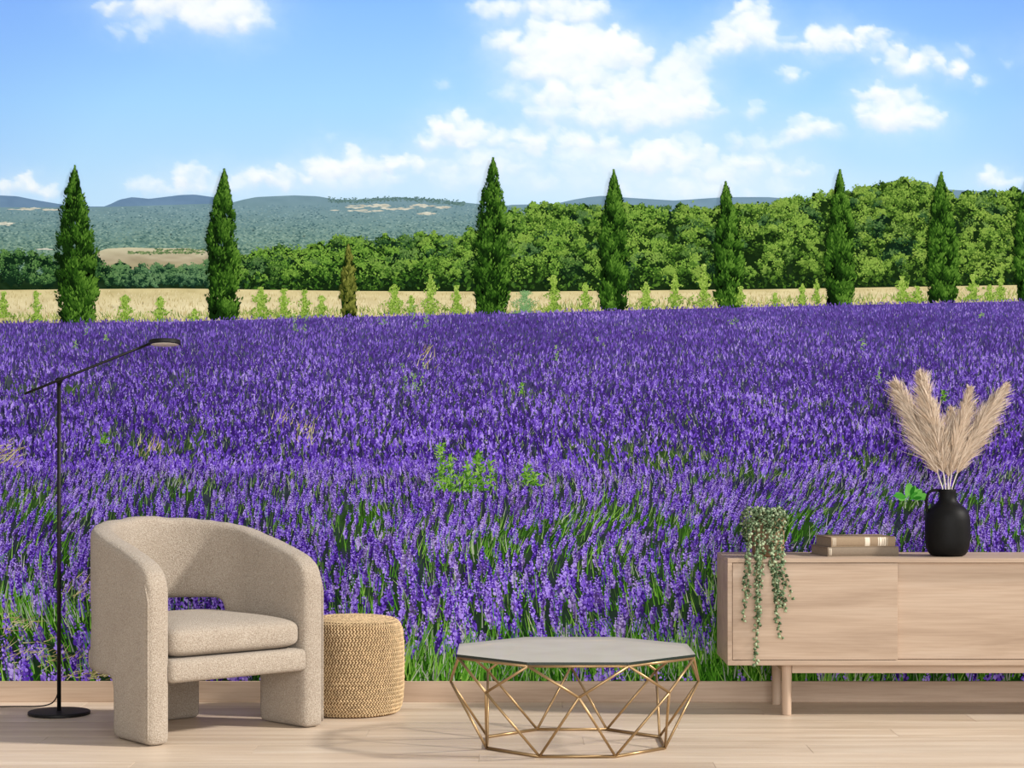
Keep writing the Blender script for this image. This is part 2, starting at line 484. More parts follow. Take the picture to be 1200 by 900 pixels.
def sky_col(u, v, t):
    tv = np.clip(v/240, 0, 1)
    base = tri((138, 188, 253), (164, 211, 254), (190, 222, 251), tv)
    edge = np.clip(((u-600)/700)**2+((v-240)/330)**2-0.55, 0, 1)
    c = base+(np.array((128, 170, 252))-base)*(edge*0.7)[..., None]
    gz = np.random.default_rng(8)
    n1 = fbm(u/26, v/20, 11, 5, .6); n2 = fbm(u/26+40, v/20+70, 23, 5, .6)
    uw = u+(n1-.5)*26; vw = v+(n2-.5)*22
    us, vs_ = u[0], v[:, 0]
    thin = fbm(u/34+5, v/20+3, 31, 5, .6)
    # soft veil round each cloud
    veil = np.zeros_like(u)
    for (cx, cy, rx, ry, a) in CL:
        q = ((uw-cx)/(rx*1.35))**2+((vw-cy)/(ry*1.45))**2
        veil = 1-(1-veil)*(1-np.clip(.34*a*np.exp(-q*.9), 0, .9))
    c = c+(np.array((226, 237, 252))-c)*np.clip(veil*(.55+.8*thin), 0, .75)[..., None]
    puffs = []
    for (cx, cy, rx, ry, a) in CL:
        m = int(6+rx*ry/48)
        for _ in range(m):
            an_ = gz.uniform(0, 2*PI); q = gz.random()**.5
            px, py = cx+math.cos(an_)*q*rx*.95, cy+math.sin(an_)*q*ry*(.95 if math.sin(an_) < 0 else .55)
            r = gz.uniform(.26, .52)*ry*(1.15-.45*q)+2.5
            puffs.append((py+r*.4, px, py, r, min(1, a), (py-cy)/ry))
    puffs.sort()
    for (_, px, py, r, a, h) in puffs:
        i0, i1 = np.searchsorted(us, (px-r*2.4-14, px+r*2.4+14)); j0, j1 = np.searchsorted(vs_, (py-r*2.0-14, py+r*2.2+14))
        if i1 <= i0 or j1 <= j0: continue
        du = (uw[j0:j1, i0:i1]-px)/(r*1.35); dv = (vw[j0:j1, i0:i1]-py)/r
        dv = np.where(dv > 0, dv*.72, dv)
        d2 = np.sqrt(du*du+dv*dv)
        al = np.clip((1.18-d2)/np.where(dv > 0, .95, .55), 0, 1); al = al*al*(3-2*al)
        al = al*(.05+.46*a**2.0)*np.clip(.62+thin[j0:j1, i0:i1]*.75, 0, 1)
        sh = np.clip(.20+.55*dv+.38*h, 0, 1)
        col = lerp((249, 250, 254), (212, 223, 246), sh)
        c[j0:j1, i0:i1] = c[j0:j1, i0:i1]+(col-c[j0:j1, i0:i1])*al[..., None]
    hz = .42*np.exp(-((v-222)/26)**2)*np.exp(-((u-740)/330)**2)
    return c+(np.array((228, 238, 251))-c)*hz[..., None]
ink_grid('sky', np.arange(U0, U1+.1, 2.0), const(V0), const(350.0), 203, sky_col, 0.0012)

# --- hills
def hill(name, pts, c_top, c_bot, bottom, dep, nz=16):
    f = curve(pts)
    us = np.arange(pts[0][0], pts[-1][0]+.1, 4.0)
    def col(u, v, t):
        c = lerp(c_top, c_bot, np.clip((v-226)/75, 0, 1))
        n = (fbm(u/14, v/5, 91, 4)-.5)*nz*2
        return np.clip(c+n[..., None], 0, 255)
    return ink_grid(name, us, f, const(bottom), 26, col, dep)
R1 = [(-250,236),(-120,226),(-60,232),(0,229),(20,230),(45,235),(75,240),(105,242),(122,242),(130,239),(140,234),(155,231),(175,233),(200,230),(212,228.5),(228,228),(250,231),(268,237),(285,240),(330,242)]
R2 = [(-250,250),(0,243),(110,243),(270,238),(285,234),(300,231),(320,230),(345,229),(372,230),(395,234),(420,234),(450,232),(475,231.5),(500,233),(530,236),(560,239),(600,241),(640,244)]
R3 = [(560,246),(600,240),(650,239),(672,234),(690,231),(705,229.5),(740,232),(790,235),(820,233),(850,231),(900,231),(940,234),(1000,236),(1090,222),(1110,222),(1140,224),(1200,226),(1450,220)]
hill('far_hill', R1, (108, 136, 170), (118, 146, 160), 300, 0.0014, 8)
hill('far_ridge', R3, (120, 147, 170), (120, 150, 160), 300, 0.00142, 6)
hill('near_hill', R2, (120, 148, 166), (112, 142, 124), 345, 0.0016, 10)
k = Ink('fleck')
n = 26000
u = rng.uniform(U0, 640, n); v = 240+105*rng.random(n)**0.75
f2 = curve(R2)(u)
ok = v > f2+1.5
u, v = u[ok], v[ok]
tt = np.clip((v-236)/70, 0, 1)
sz = 0.8+1.5*tt+rng.random(len(u))*1.1
bc = lerp((104, 134, 152), (82, 114, 98), tt)+(fbm(u/28, v/6, 95, 3)[:, None]-.5)*50+rng.normal(0, 9, (len(u), 1))
lt = rng.random(len(u)) < 0.45
bc[lt] = (lerp((132, 158, 170), (130, 156, 130), tt)+rng.normal(0, 8, (len(u), 1)))[lt]
k.add(u, v, sz*1.7, sz*0.8, rng.normal(0, .3, len(u)), np.clip(bc, 0, 255), 0.0017+rng.random(len(u))*1e-4)
# pale rock and field patches
for (a, b, c, d) in ((415,242,34,3),(445,241,24,2.4),(465,245,22,3),(495,241,26,2.5),(520,243,14,2),(8,263,18,3),(30,245,26,1.6),(60,246,14,1.4),(498,250,10,2.5),(430,247,50,1.6),(52,292,12,1.8)):
    m = 14
    k.add(a+rng.normal(0, c*.3, m), b+rng.normal(0, d*.35, m), rng.uniform(5, 13, m), rng.uniform(1, 2.2, m), 0, np.clip(np.array((206, 202, 188))+rng.normal(0, 9, (m, 1)), 0, 255), 0.00183+rng.random(m)*4e-5)
m = 700
u = rng.uniform(385, 545, m); v = curve(R2)(u)+rng.normal(1.5, 1.4, m)
k.add(u, v, rng.uniform(1.4, 3, m), rng.uniform(.9, 1.8, m), 0, np.clip(np.array((96, 124, 122))+rng.normal(0, 10, (m, 1)), 0, 255), 0.00188+rng.random(m)*3e-5)
k.build('hillside_scrub', kind='stuff')
# --- tan field on the left
fld = curve([(112,296),(125,291.5),(150,290),(180,291),(220,291),(240,294),(300,300)])
ink_grid('tan_field', np.arange(112, 290, 3.0), fld, const(316.0), 10, lambda u, v, t: np.clip(tri((204,194,164),(176,162,136),(166,154,118), t)+((fbm(u/20, v/2.5, 5, 3)-.5)*44)[..., None], 0, 255), 0.0020)

# --- foliage: crowns made of leaf dabs
def crowns(ink_, cr, per, dep0, dep1, pal, lo, seed):
    """cr: (u, v, r) sorted far to near"""
    g = np.random.default_rng(seed)
    nC = len(cr)
    cu, cv, r = cr[:, 0], cr[:, 1], cr[:, 2]
    dep = dep0+(dep1-dep0)*np.arange(nC)/max(1, nC)
    hue = g.random(nC)
    tone = g.normal(0, .15, nC)
    # dark body
    for kk in range(10):
        a = g.uniform(0, 2*PI, nC); q = r*g.uniform(.05, .55, nC)
        ink_.add(cu+np.cos(a)*q, cv+np.sin(a)*q*.9, r*1.0, r*.9, a, pal(np.full(nC, .06)+g.normal(0, .03, nC), hue, cu), dep+kk*1e-6)
    S = 12
    sa = g.uniform(0, 2*PI, (nC, S)); sq = np.sqrt(g.random((nC, S)))*0.84
    su = cu[:, None]+np.cos(sa)*sq*r[:, None]; sv = cv[:, None]+np.sin(sa)*sq*r[:, None]*.92
    su[:, 0] = cu; sv[:, 0] = cv-r*.6
    sb = g.normal(0, .12, (nC, S))
    which = g.integers(0, S, (nC, per))
    ix = np.arange(nC)[:, None]
    ou = g.normal(0, .15, (nC, per))*r[:, None]; ov = g.normal(0, .13, (nC, per))*r[:, None]
    du, dv = su[ix, which]+ou, sv[ix, which]+ov
    lit = 0.42+tone[:, None]-ov/r[:, None]*1.0+ou/r[:, None]*.35+sb[ix, which]-(dv-cv[:, None])/r[:, None]*.30+g.normal(0, .20, (nC, per))
    sz = g.uniform(.9, lo, (nC, per))*(0.8+r[:, None]/70)
    ink_.add(du, dv, sz*1.5, sz*1.05, g.uniform(0, PI*2, (nC, per)), pal(lit.ravel(), np.repeat(hue, per), du.ravel()), (dep[:, None]+1.2e-5+(np.clip(lit, 0, 1))*1.6e-5+g.random((nC, per))*4e-6))

def pal_forest(t, hue, u):
    w = np.clip((u-300)/700, 0, 1)*0.6+hue*0.5-.1
    w = np.clip(w, 0, 1)
    a = tri((16, 34, 14), (58, 98, 32), (122, 162, 64), t)
    b = tri((24, 42, 16), (78, 108, 36), (150, 174, 78), t)
    c = a+(b-a)*w[..., None]
    dk = np.clip((hue-.78)*6, 0, 1)            # some darker, bluer trees
    return np.clip(c+(tri((14, 32, 20), (44, 78, 40), (92, 124, 70), t)-c)*dk[..., None], 0, 255)
TL = curve([(270,306),(300,291),(330,289),(350,293),(365,283),(400,277),(430,280),(450,275),(470,278),(490,273),(520,276),(545,271),(560,268),(585,254),(600,246),(620,238),(650,239),(680,241),(700,238),(740,239),(780,239),(800,238),(830,241),(870,239),(900,236),(930,229),(960,225),(990,224),(1000,217),(1015,213),(1030,216),(1040,210),(1060,208),(1075,208),(1087,216),(1092,224),(1110,224),(1130,226),(1160,224),(1180,219),(1200,224),(1300,215),(1450,225)])
g = np.random.default_rng(3)
cr = []
for uu in np.arange(280, 1450, 8.0):                       # skyline row
    r = g.uniform(9, 15); x_ = uu+g.normal(0, 4)
    cr.append((x_, float(TL(np.array(x_)))+r*.85+g.uniform(-3, 6), r))
far = sorted(cr, key=lambda c: c[1]-c[2])
rest_ = []
for _ in range(760):
    x_ = g.uniform(280, 1450); t_ = float(TL(np.array(x_)))
    lo_ = t_+16; hi_ = 327-0.007*(x_-300)
    if hi_ <= lo_: continue
    q = g.random()**.9
    rest_.append((x_, lo_+(hi_-lo_)*q, g.choice([g.uniform(7, 11), g.uniform(11, 17), g.uniform(17, 23)])))
rest_.sort(key=lambda c: c[1])
ink_grid('forest_shade', np.arange(284, U1+.1, 6.0), lambda u: TL(u)+14, const(346.0), 8, lambda u, v, t: np.clip(np.array((26, 44, 20))+((fbm(u/6, v/6, 71, 3)-.5)*24)[..., None], 0, 255), 0.0021)
ff = Ink('fleck')
crowns(ff, np.array(far+rest_), 330, 0.0022, 0.0036, pal_forest, 2.2, 21)
# dark undergrowth at the forest foot and a few trunks
nU = 1600
u = g.uniform(285, 1450, nU); v = 333-0.004*(u-300)+g.normal(0, 4, nU)
ff.add(u, v, g.uniform(3, 9, nU), g.uniform(2, 5, nU), g.uniform(0, PI, nU), pal_forest(g.random(nU)**2.2*.75, g.random(nU), u), 0.00365+g.random(nU)*2e-5)
ff.build('forest', kind='stuff')
# left-hand dark pines and hedge row
def pal_dark(t, hue, u):
    a = tri((14, 34, 20), (48, 84, 42), (104, 142, 74), t); b = tri((18, 42, 34), (58, 92, 66), (112, 146, 104), t)
    w = np.clip((u-100)/60, 0, 1)*.7+hue*.3-.1
    return np.clip(a+(b-a)*np.clip(w, 0, 1)[..., None], 0, 255)
cr = []
for (x_, y_, r) in ((-240,305,20),(-200,300,22),(-160,308,20),(-120,300,21),(-85,306,20),(-50,302,18),(-25,310,20),(3,308,17),(20,303,13),(36,306,15),(52,309,14),(14,322,16),(40,323,15),(62,322,14),(70,312,12),(96,306,14),(112,308,13),(118,320,14),(100,322,14),(-60,324,18),(-120,324,18),(-200,324,18),(85,326,10),(57,330,10)):
    cr.append((x_, y_, r))
for x_ in np.arange(126, 246, 6.5):
    cr.append((x_+g.normal(0, 1.5), 318+g.normal(0, 1.5), g.uniform(8, 10.5))); cr.append((x_+3, 328+g.normal(0, 1), g.uniform(8, 9)))
for x_ in np.arange(246, 300, 7):
    cr.append((x_, 312+g.normal(0, 2), g.uniform(10, 13))); cr.append((x_, 328+g.normal(0, 2), 10))
cr.sort(key=lambda c: c[1])
ink_grid('hedge_shade', np.arange(U0, 300, 6.0), const(322.0), const(343.0), 6, lambda u, v, t: np.clip(np.array((28, 48, 26))+((fbm(u/5, v/5, 73, 3)-.5)*28)[..., None], 0, 255), 0.00215)
fl = Ink('fleck')
m = 160
fl.add(np.r_[g.uniform(150, 240, m), g.uniform(180, 240, 60)], np.r_[296+g.normal(0, .8, m), 293+g.normal(0, .6, 60)], g.uniform(2, 5, m+60), g.uniform(1, 2.6, m+60), 0, tri((70,96,64),(110,132,86),(150,160,116), g.random(m+60)), 0.00205+g.random(m+60)*3e-5)
crowns(fl, np.array(cr), 300, 0.0022, 0.0030, pal_dark, 1.9, 22)
fl.build('pine_row', kind='stuff')

# --- wheat strip
LT = curve([(-250,383),(0,379),(200,377),(400,372),(600,367.5),(800,362),(1000,357.5),(1200,353),(1450,347)])
WT = curve([(-250,341),(0,340),(200,338),(400,341),(600,342),(700,341),(900,339),(1200,334),(1450,331)])
ink_grid('wheat_field', np.arange(U0, U1+.1, 4.0), WT, lambda u: LT(u)+8, 14, lambda u, v, t: np.clip(tri((210,192,142),(227,210,170),(208,196,140), t)+((fbm(u/22, v/2.2, 61, 4)-.5)*46)[..., None], 0, 255), 0.0038)
k = Ink('blade')
n = 9000
u = g.uniform(U0, U1, n); t_ = g.random(n); v = WT(u)+2+(LT(u)-WT(u))*t_
k.add(u, v, 2.5+4*t_, .5+.7*t_, PI/2+g.normal(0, .25, n), tri((164,142,88),(218,198,148),(240,226,188), g.random(n)), 0.0039+t_*8e-5)
gr = g.random(2600); u = g.uniform(U0, U1, 2600)
k.add(u, LT(u)-gr*11, 4+3*gr, 1.2, PI/2+g.normal(0, .4, 2600), tri((92,112,52),(150,164,84),(196,196,118), g.random(2600)), 0.0040+1e-5*g.random(2600))
k.build('wheat_stalks', kind='stuff')

# --- cypresses, each one a part of the print
def cypress(bu, bv, tu, tv, hw, pal, seed, nd=5200):
    g = np.random.default_rng(seed)
    k = Ink('leaf')
    H = bv-tv
    def prof(t):
        return hw*np.where(t < .33, .86+.14*np.sin(np.clip(t/.33, 0, 1)*PI/2), np.clip(1-np.clip((t-.33)/.67, 0, 1)**2.0, 0.02, 1))
    def axis(t): return bu+(tu-bu)*t+np.sin(t*7+seed)*hw*.05
    n0 = 260
    t = g.random(n0)*.95; s = g.uniform(-.74, .74, n0)
    k.add(axis(t)+s*prof(t), bv-t*H, 15, hw*.5*np.clip(1.15-t, .12, 1), PI/2+g.normal(0, .15, n0), tri((12, 28, 8), (20, 42, 12), (26, 52, 14), g.random(n0)), 0.0046+g.random(n0)*8e-6)
    ns = 130
    ct = g.random(ns)**.95; cs = g.uniform(-1, 1, ns); cb = g.normal(0, .15, ns)
    ct[:5] = (.995, .98, .955, .93, .9); cs[:5] = 0
    wch = g.integers(0, ns, nd)
    t = np.clip(ct[wch]+g.normal(0, .022, nd), 0, 1.0)
    s = cs[wch]+g.normal(0, .16, nd)
    lim = g.uniform(.86, 1.08, nd)+.10*np.sin(t*47+seed)
    s = np.clip(s, -lim, lim)
    lit = .30+(t-ct[wch])*8+(s-cs[wch])*.75+cb[wch]+s*.16+g.normal(0, .15, nd)
    sz = g.uniform(1.4, 3.1, nd)*np.clip(1.2-t*.5, .5, 1)
    a = PI/2-s*.45+g.normal(0, .35, nd)
    k.add(axis(t)+s*prof(t), bv-t*H-1, sz*1.8, sz*.62, a, pal(lit), 0.0047+np.clip(lit, 0, 1)*6e-5+g.random(nd)*1e-5)
    return k
pal_c = lambda t: tri((14, 32, 10), (42, 76, 20), (100, 138, 50), np.clip(t, 0, 1))
pal_o = lambda t: tri((44, 52, 18), (86, 92, 36), (138, 140, 66), np.clip(t, 0, 1))
CY = [(90,378,88,196,24),(262,375,262,200,20),(576,369,577,187,21),(719,362,719,201,17.5),(855,360,851,215,17),(984,357,985,201,17.5),(1104,354,1103,204,18.5),(1206,352,1204,212,17),(1330,350,1330,200,18),(-120,381,-120,198,22)]
for i, c in enumerate(CY):
    cypress(*c, pal_c, 100+i).build('cypress_tree')
cypress(409, 372, 408, 288, 9.5, pal_o, 140, 1300).build('young_cypress')

# --- saplings and weeds along the field edge
SAP = [(4,372,30,11),(43,376,34,10),(147,376,30,15),(188,376,28,13),(228,376,14,8),(306,373,36,18),(333,373,34,12),(357,372,32,11),(377,371,24,10),(462,368,34,15),(482,369,22,10),(505,368,46,14),(535,367,32,12),(615,371,30,24),(649,365,42,13),(686,362,30,12),(757,361,30,11),(791,360,38,11),(825,360,50,13),(758,362,20,12),(868,358,22,8),(908,358,14,8),(940,357,24,8),(957,356,28,7),(1057,354,30,14),(1075,354,18,12),(1140,352,30,12),(1172,352,26,10),(1160,352,18,10),(-30,378,34,14),(-80,380,30,12),(1250,350,30,12),(1290,348,28,10)]
for i, (a, b, h, w) in enumerate(SAP):
    k = Ink('leaf'); g2 = np.random.default_rng(352+i)
    nd = int(50+h*w*.75)
    t = g2.random(nd)**1.15; s = g2.normal(0, .58, nd)*(1.05-t*.8)*(.75+.4*np.sin(t*14+i))
    feather = i == 13
    lit = .25+.5*g2.random(nd)+t*.15+g2.normal(0, .12, nd)
    c = tri((58, 86, 28), (124, 156, 56), (188, 206, 110), lit) if not feather else tri((70, 110, 62), (112, 152, 96), (156, 186, 132), lit)
    k.add(a+s*w*.8, b-t*h, g2.uniform(1.8, 4, nd), g2.uniform(1.0, 2.0, nd) if not feather else 0.8, PI/2-s*1.1+g2.normal(0, .6, nd), c, 0.0050+g2.random(nd)*6e-5)
    k.add([a], [b-h*.48], h*.98, 1.3, PI/2, np.array([(96, 120, 52)], float), 0.00495)
    k.build('sapling', kind='stuff')

# --- lavender field
def gauss(u, v, cx, cy, rx, ry): return np.exp(-(((u-cx)/rx)**2+((v-cy)/ry)**2))
GP = [(60,735,40,24,.5),(15,725,34,24,.4),(30,775,60,16,.2),(235,660,20,30,.5),(630,800,230,40,.72),(480,775,60,30,.5),(690,765,130,22,.3),(800,785,60,30,.6),
 (845,745,22,40,.8),(920,610,45,20,.8),(975,585,40,16,.6),(1010,545,60,12,.45),(880,560,40,12,.4),(700,536,45,14,.8),(790,540,50,14,.7),(850,552,50,12,.5),
 (620,620,70,10,.5),(730,612,55,13,.6),(795,625,30,15,.7),(440,610,40,20,.6),(400,640,30,14,.5),(570,650,30,18,.5),(345,555,20,25,.4),(130,555,30,30,.35),(205,575,30,16,.5),(40,600,40,22,.5),(75,655,26,18,.5),(1155,580,40,14,.5),(1050,590,30,14,.6),
 (545,545,45,30,.45),(860,792,400,16,.45),(1050,790,200,20,.35),(20,457,20,12,.6),(85,457,12,8,.6),(210,445,14,8,.5),(110,455,8,10,.5),(500,470,40,14,.3),(640,470,40,14,.25),(160,520,40,16,.5),(230,520,20,20,.3),(260,520,60,8,.3),(1110,540,60,10,.45),(960,480,60,8,.3)]
def green(u, v):
    s = 0.05+0.10*np.clip((v-450)/300, 0, 1)
    for (a, b, c, d, e) in GP: s = s+e*gauss(u, v, a, b, c, d)
    q = np.clip((v-360)/440, .02, 1)
    n1 = fbm(u/(40+150*q), v/(4+20*q), 401, 4)
    return np.clip(s*(0.55+0.9*n1)+(n1-.64)*1.1*np.clip((v-400)/200, 0.12, 1), 0, 1)
def lean(u, v):
    a = (fbm(u/160, v/70, 431, 3)-.5)*.5
    a = a+0.50*gauss(u, v, 940, 600, 150, 55)+0.3*gauss(u, v, 60, 600, 120, 60)+.35*gauss(u, v, 690, 620, 120, 40)+.25*gauss(u, v, 1150, 560, 100, 50)
    a = a-0.35*gauss(u, v, 40, 760, 80, 40)
    return a          # positive leans right
def ground_col(u, v, t):
    q = np.clip((v-360)/440, 0, 1)
    gr = green(u, v)
    n = fbm(u/6, v/4, 441, 3)
    pur = tri((88, 72, 150), (58, 44, 100), (38, 34, 62), q); grn = tri((84, 104, 62), (54, 86, 34), (40, 84, 22), q)
    c = pur+(grn-pur)*np.clip(gr*1.3+q*.62, 0, 1)[..., None]
    return np.clip(c*(0.72+n*.5)[..., None], 0, 255)
ink_grid('lavender_ground', np.arange(U0, U1+.1, 5.0), LT, const(V1), 110, ground_col, 0.0052)

def dpt(v): return 0.0056+(v-345)/455*0.0060
g = np.random.default_rng(55)
PUR_F = ((74, 50, 126), (124, 95, 194), (182, 158, 228))
PUR_N = ((48, 24, 104), (112, 72, 202), (184, 152, 250))
def size_at(v):
    return np.interp(v, [345, 370, 450, 550, 620, 680, 740, 800], [3.0, 4.0, 8.2, 12.5, 17, 22.5, 27, 31])
def wid_at(v):
    return np.interp(v, [345, 370, 450, 550, 620, 680, 740, 800], [1.1, 1.25, 2.05, 3.0, 4.2, 6.1, 8.2, 9.5])

# far and middle: spikes as a few strokes
lav = Ink('leaf'); flk = Ink('fleck')
def field_points(v0, v1, dens):
    """random points between rows v0 and v1; dens(v) = spikes per square print unit"""
    vv = np.linspace(v0, v1, 60); w = dens(vv); n = int((w.mean()*(v1-v0))*(U1-U0))
    cdf = np.cumsum(w); cdf = cdf/cdf[-1]
    v = np.interp(g.random(n), cdf, vv)+g.normal(0, .5, n); u = g.uniform(U0+8, U1-8, n)
    return u, v
dens = lambda v: 1.05/(size_at(v)*wid_at(v)*.62)
u, v = field_points(345, 560, dens)
ok = (v > LT(u)-1.5+g.random(len(u))*3)
u, v = u[ok], v[ok]
keep = g.random(len(u)) > green(u, v)*1.05
u, v = u[keep], v[keep]
ln = size_at(v)*g.uniform(.65, 1.25, len(u)); wd = wid_at(v)*g.uniform(.7, 1.2, len(u))
an = PI/2-lean(u, v)+g.normal(0, .24, len(u))
q = np.clip((v-370)/190, 0, 1)
patch = (fbm(u/90, v/9, 451, 4)-.5)*.75
def purp(t, q):
    a = tri(*PUR_F, t); b = tri(*PUR_N, t)
    return a+(b-a)*q[..., None]
d = dpt(v)
bt = .48+patch+g.normal(0, .24, len(u))
flk.add(u, v-ln/2, ln, wd, an, purp(bt-.18, q), d)
cx = np.cos(an); sx = np.sin(an)
for j in range(4):                                # floret flecks on each spike
    t = g.uniform(-.1, .95, len(u)); s = g.normal(0, .28, len(u))*wd
    sel = v > 395+14*j+g.random(len(u))*50
    fs = wd*g.uniform(.45, .75, len(u))
    uu = u+cx*t*ln-0*s+s*sx; vv = v-sx*t*ln+s*cx
    flk.add(uu[sel], vv[sel], (fs*1.7)[sel], fs[sel], (an+g.normal(0, .4, len(u)))[sel], purp(np.clip(bt+g.normal(.08, .30, len(u)), 0, 1), q)[sel], (d+5e-6+g.random(len(u))*4e-6)[sel])
# pale stems, green stalks and dark gaps among them
st = Ink('blade')
n = 34000
uu = g.uniform(U0, U1, n); vv = 365+210*g.random(n)**.85
ok = vv > LT(uu)+5
uu, vv = uu[ok], vv[ok]
gl = green(uu, vv); rr = g.random(len(uu))
cc = np.where((rr < .16)[:, None], tri((120,112,134),(150,146,158),(190,188,186), g.random(len(uu))),
     np.where((rr < .16+.2+.6*gl)[:, None], tri((44,66,32),(92,122,58),(146,166,92), g.random(len(uu))), tri((26,20,52),(42,32,78),(58,44,104), g.random(len(uu)))))
sl = size_at(vv)
st.add(uu, vv-sl*.3, sl*g.uniform(.5, 1.1, len(uu)), np.clip(wid_at(vv)*.30, .6, 2), PI/2-lean(uu, vv)+g.normal(0, .3, len(uu)), cc, dpt(vv)+3e-6+g.random(len(uu))*6e-6)

# near: full spikes built of whorls of florets
u, v = field_points(548, 838, lambda v: 1.0/(size_at(v)*wid_at(v)*.56))
keep = g.random(len(u)) > green(u, v-size_at(v)*.5)*1.15
u, v = u[keep], v[keep]
nS = len(u)
ln = size_at(v)*g.uniform(.6, 1.2, nS); wd = wid_at(v)*g.uniform(.75, 1.15, nS)
an = PI/2-lean(u, v)+g.normal(0, .15, nS)
d = dpt(v)
cx, sx = np.cos(an), np.sin(an)
tone = (fbm(u/60, v/30, 461, 4)-.5)*.6+g.normal(0, .17, nS)
fade = np.clip(g.normal(.15, .3, nS), 0, .75)            # some spikes are greyer
def near_col(t, f):
    c = tri(*PUR_N, t); gcol = tri((90, 74, 108), (146, 122, 176), (196, 178, 222), t)
    return c+(gcol-c)*f[..., None]
# stems
sl = ln*g.uniform(.9, 1.5, nS)
st.add(u-cx*sl*.5, v+sx*sl*.5, sl, np.clip(wd*.16, .8, 1.8), an, tri((44,76,28),(88,124,56),(140,168,98), g.random(nS)), d+2e-6)
lav.add(u+cx*ln*.45, v-sx*ln*.45, ln*.95, wd*.62, an, near_col(np.clip(.05+tone*.3, 0, 1), fade), d+4e-6)
K = 26
t = (np.arange(K)[None, :]//3)/(K//3)+g.normal(0, .02, (nS, K))
side = (np.arange(K)[None, :] % 3-1)*.36+g.normal(0, .10, (nS, K))
pr = np.clip(1.05-np.abs(t-.38)*1.0, .25, 1)
s = side*wd[:, None]*pr
fu = u[:, None]+cx[:, None]*t*ln[:, None]+s*sx[:, None]; fv = v[:, None]-sx[:, None]*t*ln[:, None]+s*cx[:, None]
fs = wd[:, None]*pr*g.uniform(.28, .52, (nS, K))
tt = .45+tone[:, None]+t*.22-side*.50+g.normal(0, .26, (nS, K))
ga = (g.random((nS, K)) > .10)
fa = an[:, None]-side*1.0+g.normal(0, .3, (nS, K))
lav.add(fu[ga], fv[ga], (fs*1.45)[ga], fs[ga], fa[ga], near_col(np.clip(tt, 0, 1), np.repeat(fade[:, None], K, 1))[ga], (np.repeat(d[:, None], K, 1)+7e-6+g.random((nS, K))*8e-6)[ga])
# grass and green stalks of the near rows
n = 26000
uu = g.uniform(U0, U1, n); vv = 560+285*g.random(n)**.8
gl = green(uu, vv)
ok = g.random(n) < gl*1.4+.14
uu, vv, gl = uu[ok], vv[ok], gl[ok]
hh = size_at(vv)*g.uniform(.5, 1.3, len(uu))
tone_g = np.clip(.45+(fbm(uu/40, vv/25, 471, 3)-.5)*.8+g.normal(0, .24, len(uu)), 0, 1)
cc = tri((28, 62, 16), (80, 142, 36), (156, 196, 90), tone_g)
gy = g.random(len(uu)) < .16
cc[gy] = tri((112, 122, 104), (158, 164, 148), (206, 208, 190), tone_g)[gy]
st.add(uu, vv-hh*.5, hh, np.clip(wid_at(vv)*.22, .7, 1.7), PI/2-lean(uu, vv)*1.1+g.normal(0, .22, len(uu)), cc, dpt(vv)+g.random(len(uu))*1.5e-5)
# straw on the ground at the lower left, bare twigs
for (a, b, c, d_, m, ang) in ((40,765,55,16,60,.5),(25,730,30,14,26,.5),(10,530,18,14,50,.7),(120,790,40,6,40,0.1),(95,690,30,20,20,1.0),(360,500,14,18,24,1.4),(500,415,12,16,18,1.2),(180,520,20,12,22,1.2),(330,490,20,16,12,1.3)):
    st.add(a+g.normal(0, c*.5, m), b+g.normal(0, d_*.5, m), g.uniform(7, 18, m)*np.interp(b, [400, 760], [.7, 1.2]), 1.0, ang+g.normal(0, .4, m), tri((120,102,66),(184,166,116),(222,208,164), g.random(m)), dpt(b+25)+g.random(m)*1e-5)
lav.build('lavender_flowers', kind='stuff')
flk.build('distant_lavender', kind='stuff')
st.build('lavender_stems', kind='stuff')

# weeds standing up in the field
WEED = [(517,574,68,10,120,0),(528,574,40,8,60,0),(561,574,74,11,150,0),(548,574,44,8,60,0),(540,576,28,30,110,0),(574,574,36,8,50,0),(618,568,34,9,60,0),(626,568,22,9,40,0),(485,458,34,18,60,1),(612,462,18,5,26,0),(652,422,22,4,20,1),(1010,410,14,5,18,1),(1106,470,20,5,26,0),(1150,372,10,5,12,1),(352,388,22,12,50,1),(493,384,30,14,60,1),(450,380,12,8,20,1),(123,520,14,8,26,0),(125,400,12,4,14,1),(102,392,22,4,14,1),(88,408,14,4,12,1),(1030,448,18,5,16,1),(860,380,12,8,16,1),(235,620,20,5,18,0),(700,400,10,5,10,1)]
for i, (a, b, h, w, nd, kind) in enumerate(WEED):
    k = Ink('leaf'); g2 = np.random.default_rng(500+i)
    nst = max(1, int(w/6))
    so = np.linspace(-.8, .8, nst) if nst > 1 else np.zeros(1)
    sh_ = g2.uniform(.55, 1, nst)
    pick = g2.integers(0, nst, nd)
    t = g2.random(nd)**1.1*sh_[pick]
    s = so[pick]*(.6+.5*t)+g2.normal(0, .30 if nst > 1 else .5, nd)*(1.1-t*.7)*(.6 if nst > 1 else 1)
    off = s-so[pick]*(.6+.5*t)
    lit = g2.random(nd)*.75+.2*t
    c = tri((36, 72, 20), (96, 146, 44), (180, 210, 110), lit) if kind == 0 else tri((86, 118, 78), (128, 156, 100), (182, 200, 136), lit)
    zz = np.interp(b, [380, 570], [.55, 1.1])
    k.add(a+s*w*.8, b-t*h, g2.uniform(3, 9, nd)*zz, g2.uniform(.9, 2.0, nd)*zz, PI/2-off*2.6+g2.normal(0, .6, nd), c, dpt(b+14)+2e-5+g2.random(nd)*3e-5)
    k.build('weed', kind='stuff')
k = Ink('leaf')          # broad-leaved plant beside the jug
